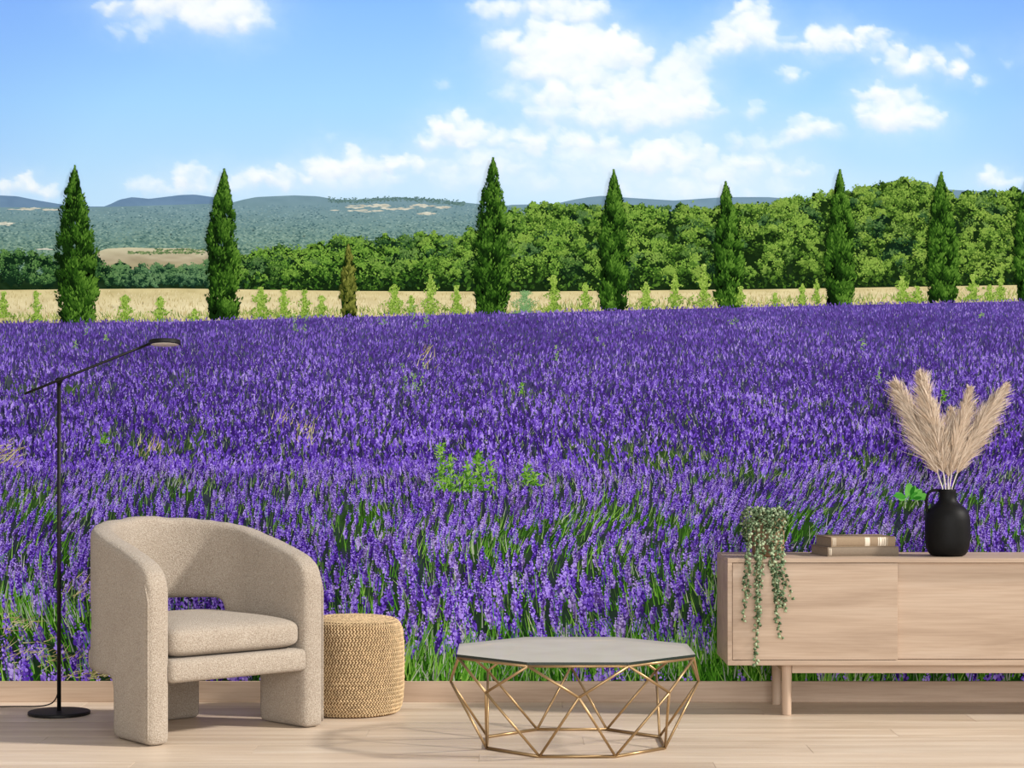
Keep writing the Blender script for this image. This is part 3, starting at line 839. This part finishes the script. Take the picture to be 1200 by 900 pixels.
for j in range(26):
    ag = random.uniform(-.1, 3.2); l = random.uniform(10, 19); c = tri((36, 104, 30), (78, 160, 56), (134, 200, 96), np.array([random.random()]))
    k.add([1066+math.cos(ag)*9+random.gauss(0, 3)], [584-math.sin(ag)*9+random.gauss(0, 2)], l, l*.38, ag, c, dpt(598)+2e-5+j*4e-6)
k.build('broad_leaf_weed')

# ------------------------------------------------------------------ armchair
CA = math.radians(41.5)
chair = empty('armchair', (-0.970, -0.93, 0.0), CA)
tag(chair, 'beige boucle barrel armchair with curved arms beside the floor lamp', 'armchair')
T = 0.088; HWo = 0.352; YC = 0.34
A_ = HWo-T/2
LS = YC-0.0; LA = PI*A_
LTOT = 2*LS+LA
top_u = np.array([0.0, .004, .015, .03, .06, .1, .2, .34])
top_z = np.array([.515, .55, .583, .603, .626, .642, .672, .706])
def chair_path(s):
    """arc length along the U -> mid point, outward normal, depth-from-front, arc angle from the rear"""
    if s < LS: return Vector((-A_, s, 0)), Vector((-1, 0, 0)), s, -PI/2
    if s > LS+LA: return Vector((A_, LTOT-s, 0)), Vector((1, 0, 0)), LTOT-s, PI/2
    th = (s-LS)/A_-PI/2
    nn = Vector((math.sin(th), math.cos(th), 0))
    return Vector((0, YC, 0))+nn*A_, nn, YC+math.cos(th)*A_, th
def chair_inside(s, z):
    p, nn, dep, th = chair_path(s)
    arc = LS <= s <= LS+LA
    if not arc: top = float(np.interp(dep, top_u, top_z))
    else: top = .706+.056*math.cos(th)**0.8 if math.cos(th) > 0 else .706
    if z > top: return False
    if arc and abs(th) < math.radians(62):
        # slot behind the cushion, round ends
        e = math.radians(62)*A_; x = abs(th)*A_; zc, hh = .405, .046
        if x < e-hh or ((x-(e-hh))**2+(z-zc)**2) < hh*hh:
            if abs(z-zc) < hh: return False
    if z < .215:
        r = .035
        if not arc and dep < .285:
            return True
        if not arc and dep < .285+r and z > .215-r:
            return ((dep-(.285+r))**2+(z-(.215-r))**2) > r*r
        return False
    return True
ds = 0.0085
ns_, nz_ = int(LTOT/ds), int(.78/ds)
ds_ = LTOT/ns_
mask = np.zeros((ns_+2, nz_+2), bool)
for i in range(ns_):
    for j in range(nz_):
        mask[i+1, j+1] = chair_inside((i+.5)*ds_, (j+.5)*ds)
bm = bmesh.new()
NT = 8
vc = {}
def cv_(i, j, k_):
    key = (i, j, k_)
    if key not in vc:
        p, nn, _, _ = chair_path(min(max(i*ds_, 0), LTOT))
        q = p+nn*(T*(k_/NT-.5)); q.z = j*ds
        q.x *= 1+.07*max(0.0, 1-q.y/YC)          # arms open slightly to the front
        vc[key] = bm.verts.new(q)
    return vc[key]
for i in range(ns_):
    for j in range(nz_):
        if not mask[i+1, j+1]: continue
        bm.faces.new((cv_(i, j, NT), cv_(i, j+1, NT), cv_(i+1, j+1, NT), cv_(i+1, j, NT)))
        bm.faces.new((cv_(i, j, 0), cv_(i+1, j, 0), cv_(i+1, j+1, 0), cv_(i, j+1, 0)))
        for k_ in range(NT):
            if not mask[i, j+1]: bm.faces.new((cv_(i, j, k_), cv_(i, j+1, k_), cv_(i, j+1, k_+1), cv_(i, j, k_+1)))
            if not mask[i+2, j+1]: bm.faces.new((cv_(i+1, j, k_), cv_(i+1, j, k_+1), cv_(i+1, j+1, k_+1), cv_(i+1, j+1, k_)))
            if not mask[i+1, j]: bm.faces.new((cv_(i, j, k_), cv_(i, j, k_+1), cv_(i+1, j, k_+1), cv_(i+1, j, k_)))
            if not mask[i+1, j+2]: bm.faces.new((cv_(i, j+1, k_), cv_(i+1, j+1, k_), cv_(i+1, j+1, k_+1), cv_(i, j+1, k_+1)))
bmesh.ops.recalc_face_normals(bm, faces=bm.faces)
for _ in range(22):
    bmesh.ops.smooth_vert(bm, verts=bm.verts, factor=0.5, use_axis_x=True, use_axis_y=True, use_axis_z=True)
zmin = min(v_.co.z for v_ in bm.verts)
for v_ in bm.verts: v_.co.z = max(0.0, (v_.co.z-zmin)) if v_.co.z < .2 else v_.co.z-zmin*.0
shell = bm_obj('shell', bm, M['boucle'], chair)

def pillow_bm(hx, hy, z0, z1, p=5.0, q=2.6, crown=0.015, n=40, m=20):
    bm = bmesh.new()
    rings = []
    zc, hz = (z0+z1)/2, (z1-z0)/2
    for j in range(m+1):
        ph = -PI/2+PI*j/m
        cz = math.copysign(abs(math.sin(ph))**(2/q), math.sin(ph)); cr_ = abs(math.cos(ph))**(2/q)
        ring = []
        for i in range(n):
            a = 2*PI*i/n
            x = math.copysign(abs(math.cos(a))**(2/p), math.cos(a))*hx*cr_
            y = math.copysign(abs(math.sin(a))**(2/p), math.sin(a))*hy*cr_
            z = zc+cz*hz
            if cz > 0: z += crown*(1-(x/hx)**2)*(1-(y/hy)**2)
            ring.append(bm.verts.new((x, y, z)))
        rings.append(ring)
    for a, b in zip(rings[:-1], rings[1:]):
        for i in range(n):
            bm.faces.new((a[i], a[(i+1) % n], b[(i+1) % n], b[i]))
    bmesh.ops.remove_doubles(bm, verts=bm.verts, dist=1e-5)
    bmesh.ops.recalc_face_normals(bm, faces=bm.faces)
    return bm
bm_obj('rear_leg', box_bm(-.165, .165, .505, .60, 0, .214, .022, 4), M['boucle'], chair)
cu = bm_obj('seat_cushion', pillow_bm(.280, .285, .288, .410, 13, 4.2, .016, 96, 32), M['boucle'], chair, loc=(0, .288, 0))
sb_ = bm_obj('seat_base', box_bm(-.291, .291, -.012, .57, .212, .294, .022, 4), M['boucle'], chair)
# welt seams: outer front edge of each arm, inner joint of backrest and arm
for sgn in (-1, 1):
    pts = [Vector((sgn*(HWo*1.07-.006), .009, z)) for z in np.linspace(.02, .50, 24)]
    for uu_, zz_ in zip(np.linspace(.012, .33, 24), np.interp(np.linspace(.012, .33, 24), top_u, top_z)):
        pts.append(Vector((sgn*(HWo*(1+.07*max(0, 1-uu_/YC))-.0045-.004*min(1, uu_/.1)), uu_+.012, zz_-.028)))
    bm_obj('welt_seam', tube_bm(pts, .0042, 6), M['boucle'], chair)
for sgn in (-1, 1):
    th = sgn*math.radians(48)
    nn = Vector((math.sin(th), math.cos(th), 0)); p = Vector((0, YC, 0))+nn*(A_-T/2+.001)
    bm_obj('back_seam', tube_bm([p+Vector((0, 0, z)) for z in np.linspace(.47, .70, 10)], .0022, 6), M['boucle'], chair)

# ------------------------------------------------------------------ floor lamp
lamp = empty('floor_lamp', (-1.739, -0.365, 0))
tag(lamp, 'slim black floor lamp with angled arm and flat round head', 'lamp')
bm_obj('base', lathe_bm([(0, 0), (.114, 0), (.118, .003), (.118, .011), (.115, .014), (.02, .0155), (0, .0155)], 64), M['black'], lamp); flat_auto(lamp.children[0])
bm_obj('pole', tube_bm([(0, 0, .015), (0, 0, .7), (0, 0, 1.283)], .0078, 14), M['black'], lamp)
SC = 7.765/FPX
def lp(px, py, dy=0.0): return Vector(((px-69.5)*SC, dy, CH-(py-HZ)*SC))
jt = lp(69.5, 446)
bm_obj('joint', tube_bm([jt+Vector((0, -.014, 0)), jt+Vector((0, .014, 0))], .012, 18), M['black'], lamp)
arm_a, arm_b = lp(31, 461.5, -.02), lp(174, 404.2, -.02)
bm_obj('arm', tube_bm([arm_a, jt+Vector((0, -.02, 0)), arm_b], .0052, 10), M['black'], lamp)
hc = lp(194.5, 402.0, -.02)
hb = lathe_bm([(0, -.007), (.054, -.007), (.0605, -.005), (.0605, .008), (.058, .010), (0, .010)], 48)
hd = bm_obj('lamp_head', hb, M['black'], lamp, loc=hc); flat_auto(hd)
hd.rotation_euler = (math.radians(-6), math.radians(-1.0), 0)
df = bm_obj('diffuser', lathe_bm([(0, -.0082), (.052, -.0082), (.053, -.0071), (0, -.0071)], 48), M['diffuser'], hd)
bm_obj('head_bracket', tube_bm([arm_b, arm_b+Vector((.012, 0, .004)), hc+Vector((-.05, 0, .001))], .0056, 10), M['black'], lamp)
cp = [Vector((-.004, .008, .165)), Vector((-.010, .03, .14)), Vector((-.018, .07, .105)), Vector((-.032, .12, .065)), Vector((-.055, .16, .03)), Vector((-.085, .185, .012)), Vector((-.13, .195, .0045)), Vector((-.22, .19, .0045)), Vector((-.40, .18, .0045)), Vector((-.7, .2, .0045))]
cc_ = []
for a_ in range(len(cp)-1):
    p0, p1, p2, p3 = cp[max(a_-1, 0)], cp[a_], cp[a_+1], cp[min(a_+2, len(cp)-1)]
    for s_ in range(6):
        t_ = s_/6
        cc_.append(0.5*((2*p1)+(p2-p0)*t_+(2*p0-5*p1+4*p2-p3)*t_*t_+(3*p1-p0-3*p2+p3)*t_**3))
cc_.append(cp[-1])
bm_obj('power_cord', tube_bm(cc_, .0028, 8), M['black'], lamp)

# ------------------------------------------------------------------ jute pouf
pouf = empty('woven_pouf', (-0.617, -0.305, 0))
tag(pouf, 'round braided jute pouf standing behind the armchair', 'pouf')
PR, PH = 0.199, 0.372
def pouf_prof(t):
    """t 0..1 from floor edge over the side to the top centre -> r, z"""
    pts = [(.165, .0), (.180, .010), (.190, .032), (.196, .07), (PR, .13), (PR, .21), (.197, .28), (.193, .318), (.184, .345), (.166, .361), (.13, .368), (.07, .371), (.0, .372)]
    P = np.array(pts); sg = np.r_[0, np.cumsum(np.hypot(*np.diff(P, axis=0).T))]
    return float(np.interp(t*sg[-1], sg, P[:, 0])), float(np.interp(t*sg[-1], sg, P[:, 1])), sg[-1]
plen = pouf_prof(0)[2]
rowh = .0165
nrow = int(plen/rowh)
prof = [(0, 0)]
for i in range(nrow*6+1):
    t = i/(nrow*6); r, z, _ = pouf_prof(t)
    prof.append((max(0, r-.0045+.0025*abs(math.sin(PI*i/6))) if t < .999 else 0, max(z-(.004 if r < .18 else 0), 0) if t < .99 else z-.004))
bm_obj('core', lathe_bm(prof, 72), M['jutedark'], pouf)
# braid stitches: two slanted strands for each row, herringbone
tmpl = []
for i, (ax, rr_) in enumerate(((-.5, .12), (-.22, .9), (.12, 1), (.5, .12))):
    tmpl.append([(ax, .5*rr_*math.cos(a_), .5*rr_*math.sin(a_)) for a_ in (PI*.0, PI*.4, PI*.6, PI, PI*1.5)])
tm = np.array(tmpl)              # 4 rings x 5
Fq = []
for i in range(3):
    for j in range(5): Fq.append((i*5+j, i*5+(j+1) % 5, (i+1)*5+(j+1) % 5, (i+1)*5+j))
Fq = np.array(Fq)
for half in range(2):
    Vs, Fs = [], []
    cnt = 0
    for row in range(nrow):
        tc_ = (row+.27+.46*half)/nrow
        r, z, _ = pouf_prof(tc_); r2, z2, _ = pouf_prof(min(1, tc_+.004))
        if r < .02: continue
        tv_ = np.array([r2-r, z2-z]); tv_ = tv_/np.hypot(*tv_)
        nst = max(10, int(2*PI*r/.0125))
        wob = (random.random()-.5)*.003
        for k_ in range(nst):
            a_ = 2*PI*(k_+.5*(row % 2)+.3*half)/nst
            er = np.array([math.cos(a_), math.sin(a_), 0]); et = np.array([-math.sin(a_), math.cos(a_), 0])
            up = er*tv_[0]+np.array([0, 0, tv_[1]]); nn = er*tv_[1]-np.array([0, 0, tv_[0]])
            sl_ = math.radians(38 if half == 0 else -38)+random.gauss(0, .06)
            dirv = et*math.cos(sl_)+up*math.sin(sl_); wv = -et*math.sin(sl_)+up*math.cos(sl_)
            c_ = er*r+np.array([0, 0, max(z, .0045)])+nn*(-.0005+wob*.6+random.gauss(0, .0004))
            Vs.append((c_+tm[..., 0:1]*dirv*.0165+tm[..., 1:2]*wv*.0064+tm[..., 2:3]*nn*.0066).reshape(-1, 3)); Fs.append(Fq+cnt*20); cnt += 1
    o = mesh_arr('braid', np.concatenate(Vs), np.concatenate(Fs), M['jute'], pouf, smooth=True)
    o['kind'] = 'stuff'

# ------------------------------------------------------------------ coffee table
TX, TY = 0.218, -DW+7.04
table = empty('coffee_table', (TX, TY, 0))
tag(table, 'octagonal coffee table with glass top on gold wire frame', 'table')
RT, RM, RB, ZT, ZM = 0.433, 0.432, 0.330, 0.322, 0.218
V_t = [Vector((RT*math.cos(math.radians(22.5+45*i)), RT*math.sin(math.radians(22.5+45*i)), ZT-.005)) for i in range(8)]
V_m = [Vector((RM*math.cos(math.radians(45*i)), RM*math.sin(math.radians(45*i)), ZM)) for i in range(8)]
V_b = [Vector((RB*math.cos(math.radians(22.5+45*i)), RB*math.sin(math.radians(22.5+45*i)), .0055)) for i in range(8)]
def rod(name, a, b, r=.0046):
    bm = tube_bm([a, b], r, 10)
    for e in (a, b): bmesh.ops.create_icosphere(bm, subdivisions=1, radius=r*1.02, matrix=Matrix.Translation(e))
    return bm_obj(name, bm, M['gold'], table)
def ring_bm(vs, r):
    bm = bmesh.new()
    for i in range(len(vs)):
        add_tube(bm, [vs[i], vs[(i+1) % len(vs)]], r, 10)
        bmesh.ops.create_icosphere(bm, subdivisions=1, radius=r*1.02, matrix=Matrix.Translation(vs[i]))
    return bm
bm_obj('top_rail', ring_bm(V_t, .005), M['gold'], table)
bm_obj('bottom_rail', ring_bm(V_b, .0055), M['gold'], table)
for i in range(8):
    rod('upper_strut', V_t[i], V_m[i]); rod('upper_strut', V_t[i], V_m[(i+1) % 8])
    rod('lower_strut', V_b[i], V_m[i]); rod('lower_strut', V_b[i], V_m[(i+1) % 8])
bm = bmesh.new()
RG = RT+.006
lo_ = [bm.verts.new((RG*math.cos(math.radians(22.5+45*i)), RG*math.sin(math.radians(22.5+45*i)), ZT+.0002)) for i in range(8)]
hi_ = [bm.verts.new((RG*math.cos(math.radians(22.5+45*i)), RG*math.sin(math.radians(22.5+45*i)), ZT+.0082)) for i in range(8)]
bm.faces.new(lo_[::-1]); bm.faces.new(hi_)
for i in range(8): bm.faces.new((lo_[i], lo_[(i+1) % 8], hi_[(i+1) % 8], hi_[i]))
gt = bm_obj('glass_top', bm, M['glass'], table, smooth=False)
gt.data.materials.append(M['glassedge']); gt['label'] = 'glass pane with painted pale reflection and dark green edge'
for p in gt.data.polygons:
    if abs(p.normal.z) < .5: p.material_index = 1

# ------------------------------------------------------------------ sideboard
SX0, SX1, SYF, SYB, SZ0, SZ1 = 0.8207, 2.78, -0.430, -0.032, 0.1955, 0.6030
sbd = empty('sideboard', ((SX0+SX1)/2, (SYF+SYB)/2, 0))
tag(sbd, 'long pale oak sideboard with sliding doors and round legs', 'sideboard')
def sb(name, x0, x1, y0, y1, z0, z1, mat=M['oak'], bev=.0015, parent=sbd):
    o = bm_obj(name, box_bm(x0-sbd.location.x, x1-sbd.location.x, y0-sbd.location.y, y1-sbd.location.y, z0, z1, bev, 2), mat, parent, smooth=False)
    return o
sb('top_panel', SX0, SX1, SYF, SYB, SZ1-.0165, SZ1)
sb('bottom_panel', SX0, SX1, SYF, SYB, SZ0, SZ0+.019)
sb('side_panel', SX0, SX0+.0175, SYF, SYB, SZ0+.0191, SZ1-.0166)
sb('side_panel', SX1-.0175, SX1, SYF, SYB, SZ0+.0191, SZ1-.0166)
sb('back_panel', SX0+.018, SX1-.018, SYB-.012, SYB-.002, SZ0+.0192, SZ1-.0167)
DX = [SX0+.0195, 1.4695, 2.118, SX1-.0195]
sb('door', DX[0], DX[1], SYF+.004, SYF+.022, SZ0+.0212, SZ1-.0188, bev=.001)
sb('door', DX[1]-.03, DX[2]+.03, SYF+.026, SYF+.044, SZ0+.0212, SZ1-.0188, bev=.001)
sb('door', DX[2], DX[3], SYF+.004, SYF+.022, SZ0+.0212, SZ1-.0188, bev=.001)
LEGX = (1.053, SX1-(1.053-SX0))
for lx in LEGX:
    for ly in (-.375, -.078):
        o = bm_obj('leg', lathe_bm([(0, 0), (.0165, 0), (.018, .002), (.0198, SZ0-.0005), (0, SZ0-.0005)], 28), M['oakleg'], sbd, loc=(lx-sbd.location.x, ly-sbd.location.y, 0))
        flat_auto(o)
for ly in (-.375, -.078):
    sb('stretcher', LEGX[0]+.0195, LEGX[1]-.0195, ly-.011, ly+.011, SZ0-.0345, SZ0-.0004)
for lx in LEGX:
    sb('stretcher', lx-.011, lx+.011, -.355, -.098, SZ0-.0345, SZ0-.0004, mat=M['oakleg'])

# ------------------------------------------------------------------ books
def book(name, mat, fl_px, length, depth, th, z0, rz, label, stripes, label_group):
    b = empty(name, (fl_px[0], fl_px[1], z0), rz)
    tag(b, label, 'book')
    bt = .0028
    bm_obj('cover', box_bm(0, length, 0, depth, 0, bt, .0006, 1), mat, b, smooth=False)
    bm_obj('cover', box_bm(0, length, 0, depth, th-bt, th, .0006, 1), mat, b, smooth=False)
    # rounded spine
    bm = bmesh.new()
    prof_ = []
    for i in range(11):
        a_ = PI*i/10
        prof_.append((.004-.0075*math.sin(a_), th/2-math.cos(a_)*(th/2-.0002)))
    l_ = [bm.verts.new((0.0, y, z)) for y, z in prof_]; r_ = [bm.verts.new((length, y, z)) for y, z in prof_]
    for i in range(10): bm.faces.new((l_[i], r_[i], r_[i+1], l_[i+1]))
    bm.faces.new(l_); bm.faces.new(r_[::-1])
    bm.faces.new((l_[0], l_[-1], r_[-1], r_[0]))
    bmesh.ops.recalc_face_normals(bm, faces=bm.faces)
    sp = bm_obj('spine', bm, mat, b); flat_auto(sp)
    bm_obj('page_block', box_bm(.004, length-.004, .0045, depth-.004, bt+.0001, th-bt-.0001), M['pages'], b, smooth=False)
    for (s0, s1, z_0, z_1) in stripes:
        bm = bmesh.new()
        q0, q1 = [], []
        for i in range(11):
            a_ = PI*(z_0+(z_1-z_0)*i/10)
            y, z = .004-.0078*math.sin(a_), th/2-math.cos(a_)*(th/2+.0001)
            q0.append(bm.verts.new((s0*length, y, z))); q1.append(bm.verts.new((s1*length, y, z)))
        for i in range(10): bm.faces.new((q0[i], q1[i], q1[i+1], q0[i+1]))
        bm_obj('spine_band', bm, M['stripe'], sp)
    return b
BR = math.radians(11)
book('thin_book', M['book2'], (1.219, -.318), .290, .20, .0355, SZ1+.0004, BR, 'taupe cloth book lying flat on the sideboard, under the banded book',
     [(.028, .036, .22, .78), (.046, .054, .22, .78)], None)
book('banded_book', M['book1'], (1.2335, -.312), .262, .185, .0385, SZ1+.0364, BR, 'tan cloth book with cream spine bands, on top of the taupe book',
     [(.022, .028, .06, .94), (.042, .050, .06, .94), (.066, .072, .06, .94), (.525, .600, .04, .96), (.728, .742, .04, .96), (.752, .790, .04, .96), (.800, .818, .04, .96), (.828, .852, .04, .96), (.870, .876, .1, .8)], None)

# ------------------------------------------------------------------ black jug
jug = empty('black_jug', (1.692, -.275, SZ1+.0004))
tag(jug, 'matte black ceramic jug with small loop handle on the sideboard', 'vase')
jp = [(0, 0), (.055, 0), (.066, .004), (.076, .016), (.083, .036), (.0868, .065), (.0872, .105), (.0865, .140), (.082, .164), (.071, .183), (.055, .196), (.042, .206), (.035, .216), (.0322, .228), (.0318, .246), (.0328, .256), (.0318, .2585), (.0285, .256), (.0275, .24), (.030, .215), (.06, .18), (.072, .12), (.06, .02), (0, .012)]
bm_obj('body', lathe_bm(jp, 64), M['vase'], jug)
hp = bez((-.0315, -.002, .250), (-.075, -.004, .262), (-.100, -.004, .238), (-.084, -.002, .168), 18)
hp = [Vector((-.030, 0, .2525)), Vector((-.042, 0, .2545)), Vector((-.056, 0, .2545)), Vector((-.068, 0, .250)), Vector((-.077, 0, .239)), Vector((-.0815, 0, .222)), Vector((-.0825, 0, .203)), Vector((-.0815, 0, .186)), Vector((-.079, 0, .172)), Vector((-.076, 0, .160))]
bm_obj('handle', tube_bm(hp, .0055, 12), M['vase'], jug)

# ------------------------------------------------------------------ pampas stems
JD = (DW-.275)/FPX
def jpx(px, py, dy=0): return Vector(((px-600)*JD, -.275+dy, CH-(py-HZ)*JD))
PL = [((1104, 572), (1052, 452), .015, .0135, .105, 'widest pampas plume in the black jug, leaning away from the others'),
      ((1108, 572), (1076, 440), -.02, .011, .095, 'tall upright pampas plume in the black jug'),
      ((1111, 572), (1118, 482), .02, .010, .07, 'short middle pampas plume in the black jug'),
      ((1113, 572), (1134, 458), -.01, .0095, .080, 'slender pampas plume rising beside the middle one'),
      ((1116, 572), (1178, 455), .01, .010, .092, 'pampas plume leaning to the sideboard end')]
for i, (b0, t0, dy, sr, hl, lab) in enumerate(PL):
    g2 = np.random.default_rng(700+i)
    pb = jpx(*b0); pb.y += (i-2)*.004; pt = jpx(*t0, dy*2.2)
    root = empty('pampas_stem', (1.692+(b0[0]-1110.5)*JD*.55, -.275+(i-2)*.005, SZ1+.03))
    tag(root, lab, 'dried grass', 'pampas stems in the black jug')
    o0 = root.location.copy()
    mid = Vector((pb.x+(pt.x-pb.x)*.28, (pb.y+pt.y)/2, pb.z+(pt.z-pb.z)*.42))
    ctl = [Vector((0, 0, 0)), pb-o0, mid-o0, pt-o0]
    neck = pb-o0
    axis = bez(neck, neck+(mid-pb)*.6+Vector((0, 0, .01)), (mid-o0)+(pt-mid)*.35, pt-o0, 24)
    bm_obj('stalk', tube_bm([Vector((0, 0, 0)), neck*.5]+axis[:14], [.0022]*16, 6), M['stalk'], root)
    AX = np.array([list(p) for p in axis])
    nh = 5200 if hl > .085 else 3800
    t = .16+.84*g2.random(nh)**.85
    base = np.stack([np.interp(t*24, np.arange(25), AX[:, c]) for c in range(3)], 1)
    tg = np.stack([np.interp(np.clip(t*24+.5, 0, 24), np.arange(25), AX[:, c])-np.interp(np.clip(t*24-.5, 0, 24), np.arange(25), AX[:, c]) for c in range(3)], 1)
    tg /= np.linalg.norm(tg, axis=1)[:, None]+1e-9
    rd = g2.normal(0, 1, (nh, 3)); rd -= tg*(rd*tg).sum(1)[:, None]; rd /= np.linalg.norm(rd, axis=1)[:, None]
    prof_ = np.interp(t, [.16, .3, .55, .8, 1], [.6, 1, 1.0, .70, .34])
    lnh = hl*prof_*g2.uniform(.55, 1.25, nh)
    clump = np.sin(t*60+rd[:, 0]*3)*.15
    ang_ = np.arctan2(rd[:, 1], rd[:, 0])
    lnh = lnh*(.40+1.25*fbm(t*17+3, ang_*1.9+20+i*7, 800+i, 3)**1.2)
    spread = .60+clump+g2.normal(0, .16, nh)
    segs = 4
    P = []
    for s_ in range(segs+1):
        f = s_/segs
        out = rd*(lnh*spread*(f-.30*f*f))[:, None]+tg*(lnh*(1.0*f))[:, None]
        out[:, 2] -= lnh*.22*f*f
        P.append(base+out+g2.normal(0, .0012*f, (nh, 3)))
    P = np.stack(P, 1)
    wv = np.cross(tg, rd); wv += g2.normal(0, .5, (nh, 3)); wv /= np.linalg.norm(wv, axis=1)[:, None]
    wdt = np.array([.0010, .0013, .0012, .0009, .0003])
    V = np.stack([P-wv[:, None]*wdt[None, :, None], P+wv[:, None]*wdt[None, :, None]], 2).reshape(-1, 3)
    bidx = (np.arange(nh)*(segs+1)*2)[:, None]+(np.arange(segs)*2)[None, :]
    bidx = bidx.ravel()
    F = np.stack([bidx, bidx+1, bidx+3, bidx+2], 1)
    c = tri((160, 136, 112), (214, 194, 172), (244, 232, 216), np.clip(.30+.45*np.clip((lnh*spread)/(hl*.6), 0, 1)+g2.normal(0, .2, nh), 0, 1))  # hairs close to the axis coloured darker, as shade inside the plume
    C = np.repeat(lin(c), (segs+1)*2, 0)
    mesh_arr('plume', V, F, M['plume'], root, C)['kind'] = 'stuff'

# ------------------------------------------------------------------ trailing plant
PX, PY = 1.005, -.325
plant = empty('trailing_plant', (PX-.017, PY, SZ1+.0004))
tag(plant, 'string of hearts plant trailing from a tan pot over the sideboard', 'plant')
pr_ = [(0, 0), (.048, 0), (.056, .004), (.0605, .014), (.0625, .04), (.0625, .145), (.0605, .150), (.057, .149), (.0565, .13), (0, .128)]
bm_obj('pot', lathe_bm(pr_, 48), M['pot'], plant)
bm_obj('soil', lathe_bm([(.0562, .131), (.03, .134), (0, .136)], 32), M['soil'], plant)
PD = (DW+PY-.05)/FPX
o0 = plant.location.copy()
def vine(path_px, seed, dens=0.0075, r0=.0011):
    """path_px: list of (px, py, world y) down the vine"""
    g2 = np.random.default_rng(seed)
    P = []
    for (px, py, wy) in path_px:
        k_ = (DW+wy)/FPX
        P.append(Vector(((px-600)*k_, wy, CH-(py-HZ)*k_))-o0)
    C_ = []
    for a_ in range(len(P)-1):
        p0, p1, p2, p3 = P[max(a_-1, 0)], P[a_], P[a_+1], P[min(a_+2, len(P)-1)]
        for s_ in range(7):
            t_ = s_/7
            C_.append(0.5*((2*p1)+(p2-p0)*t_+(2*p0-5*p1+4*p2-p3)*t_*t_+(3*p1-p0-3*p2+p3)*t_**3))
    C_.append(P[-1])
    st_ = bm_obj('vine', tube_bm(C_, r0, 5), M['vine'], plant)
    A = np.array([list(p) for p in C_]); sg = np.r_[0, np.cumsum(np.linalg.norm(np.diff(A, axis=0), axis=1))]
    nl = max(4, int(sg[-1]/dens))
    V, F, C = [], [], []
    for i in range(nl):
        s_ = sg[-1]*(i+g2.random()*.6)/nl
        p = np.array([np.interp(s_, sg, A[:, c]) for c in range(3)])
        a_ = g2.uniform(0, 2*PI)
        dr = np.array([math.cos(a_), -abs(math.sin(a_))*.9-.15, g2.uniform(-.5, .35)]); dr /= np.linalg.norm(dr)
        R_ = g2.uniform(.0050, .0080)
        ctr = p+dr*(R_*1.25)
        nrm = np.array([g2.normal(0, .5), -1, g2.uniform(-.1, 1.0)]); nrm /= np.linalg.norm(nrm)
        e1 = dr-nrm*dr.dot(nrm); e1 /= np.linalg.norm(e1)+1e-9; e2 = np.cross(nrm, e1)
        shp = [(-.75, 0), (-.95, .5), (-.5, .92), (.2, .8), (1.1, 0), (.2, -.8), (-.5, -.92), (-.95, -.5)]
        b_ = len(V)
        V.append(ctr+nrm*R_*.28)
        V.extend([ctr+(e1*x+e2*y)*R_ for x, y in shp])
        V.append(ctr-nrm*R_*.22)
        for k_ in range(8):
            F.append((b_, b_+1+k_, b_+1+(k_+1) % 8)); F.append((b_+9, b_+1+(k_+1) % 8, b_+1+k_))
        pale = g2.random() < .36
        c0 = np.array((122, 142, 106)) if pale else np.array((76, 100, 70))
        c1 = np.array((180, 192, 156)) if pale else np.array((124, 146, 108))
        if g2.random() < .3: c0, c1 = np.array((36, 56, 34)), np.array((64, 88, 54))
        C.append(c0); C.extend([c1]*8); C.append(c0)
    o = mesh_arr('leaves', np.array(V), np.array(F), M['leaf'], st_, lin(np.clip(np.array(C, float)+g2.normal(0, 6, (len(C), 1)), 0, 255)), smooth=True)
    o['kind'] = 'stuff'
FY = SYF-.012
def hang(xs, ytip, x_start, seed, dens=.0075):
    """vine rising over the pot rim, then falling to the sideboard's front edge and hanging"""
    x0, x1, x2 = xs
    path = [(x_start, 604, PY), (x0, 596, PY-.045), (x0, 606, PY-.072), (x0+(x1-x0)*.3, 628, PY-.082), (x0+(x1-x0)*.5, 646, FY+.02), (x0+(x1-x0)*.7, 662, FY)]
    m = max(2, int((ytip-662)/22))
    g2 = np.random.default_rng(seed+50)
    for i in range(1, m+1):
        f = i/m
        path.append((x1+(x2-x1)*f+g2.normal(0, 1.0), 662+(ytip-662)*f, FY-.004+g2.normal(0, .003)))
    vine(path, seed, dens)
hang((884, 887, 886), 780, 893, 1, .0068)
hang((888, 889, 889), 735, 894, 2, .006)
hang((881, 872, 872), 729, 890, 3, .0085)
hang((878, 876, 877), 700, 890, 4, .0085)
hang((904, 905, 915), 750, 900, 5, .0085)
hang((908, 912, 914), 712, 902, 6, .0058)
hang((901, 906, 908), 700, 899, 7, .006)
hang((912, 917, 921), 718, 903, 8, .0085)
hang((914, 920, 926), 702, 904, 9, .010)
hang((895, 893, 892), 690, 896, 10, .007)
hang((898, 911, 910), 725, 898, 11, .009)
# short tendrils round the rim and down the sides
for i in range(16):
    a_ = 2*PI*i/16+.2
    g2 = np.random.default_rng(900+i)
    cx_, cy_ = 895.5+21*math.cos(a_), PY+.066*math.sin(a_)
    dn = g2.uniform(8, 40)
    vine([(895.5+8*math.cos(a_), 606, PY+.02*math.sin(a_)), (895.5+16*math.cos(a_), 597+g2.normal(0, 2), PY+.05*math.sin(a_)), (cx_+3*math.cos(a_), 600, cy_+.01*math.sin(a_)), (cx_+4*math.cos(a_), 600+dn*.5, cy_+.012*math.sin(a_)), (cx_+4*math.cos(a_)+g2.normal(0, 1), 600+dn, cy_+.012*math.sin(a_))], 950+i, .0072)
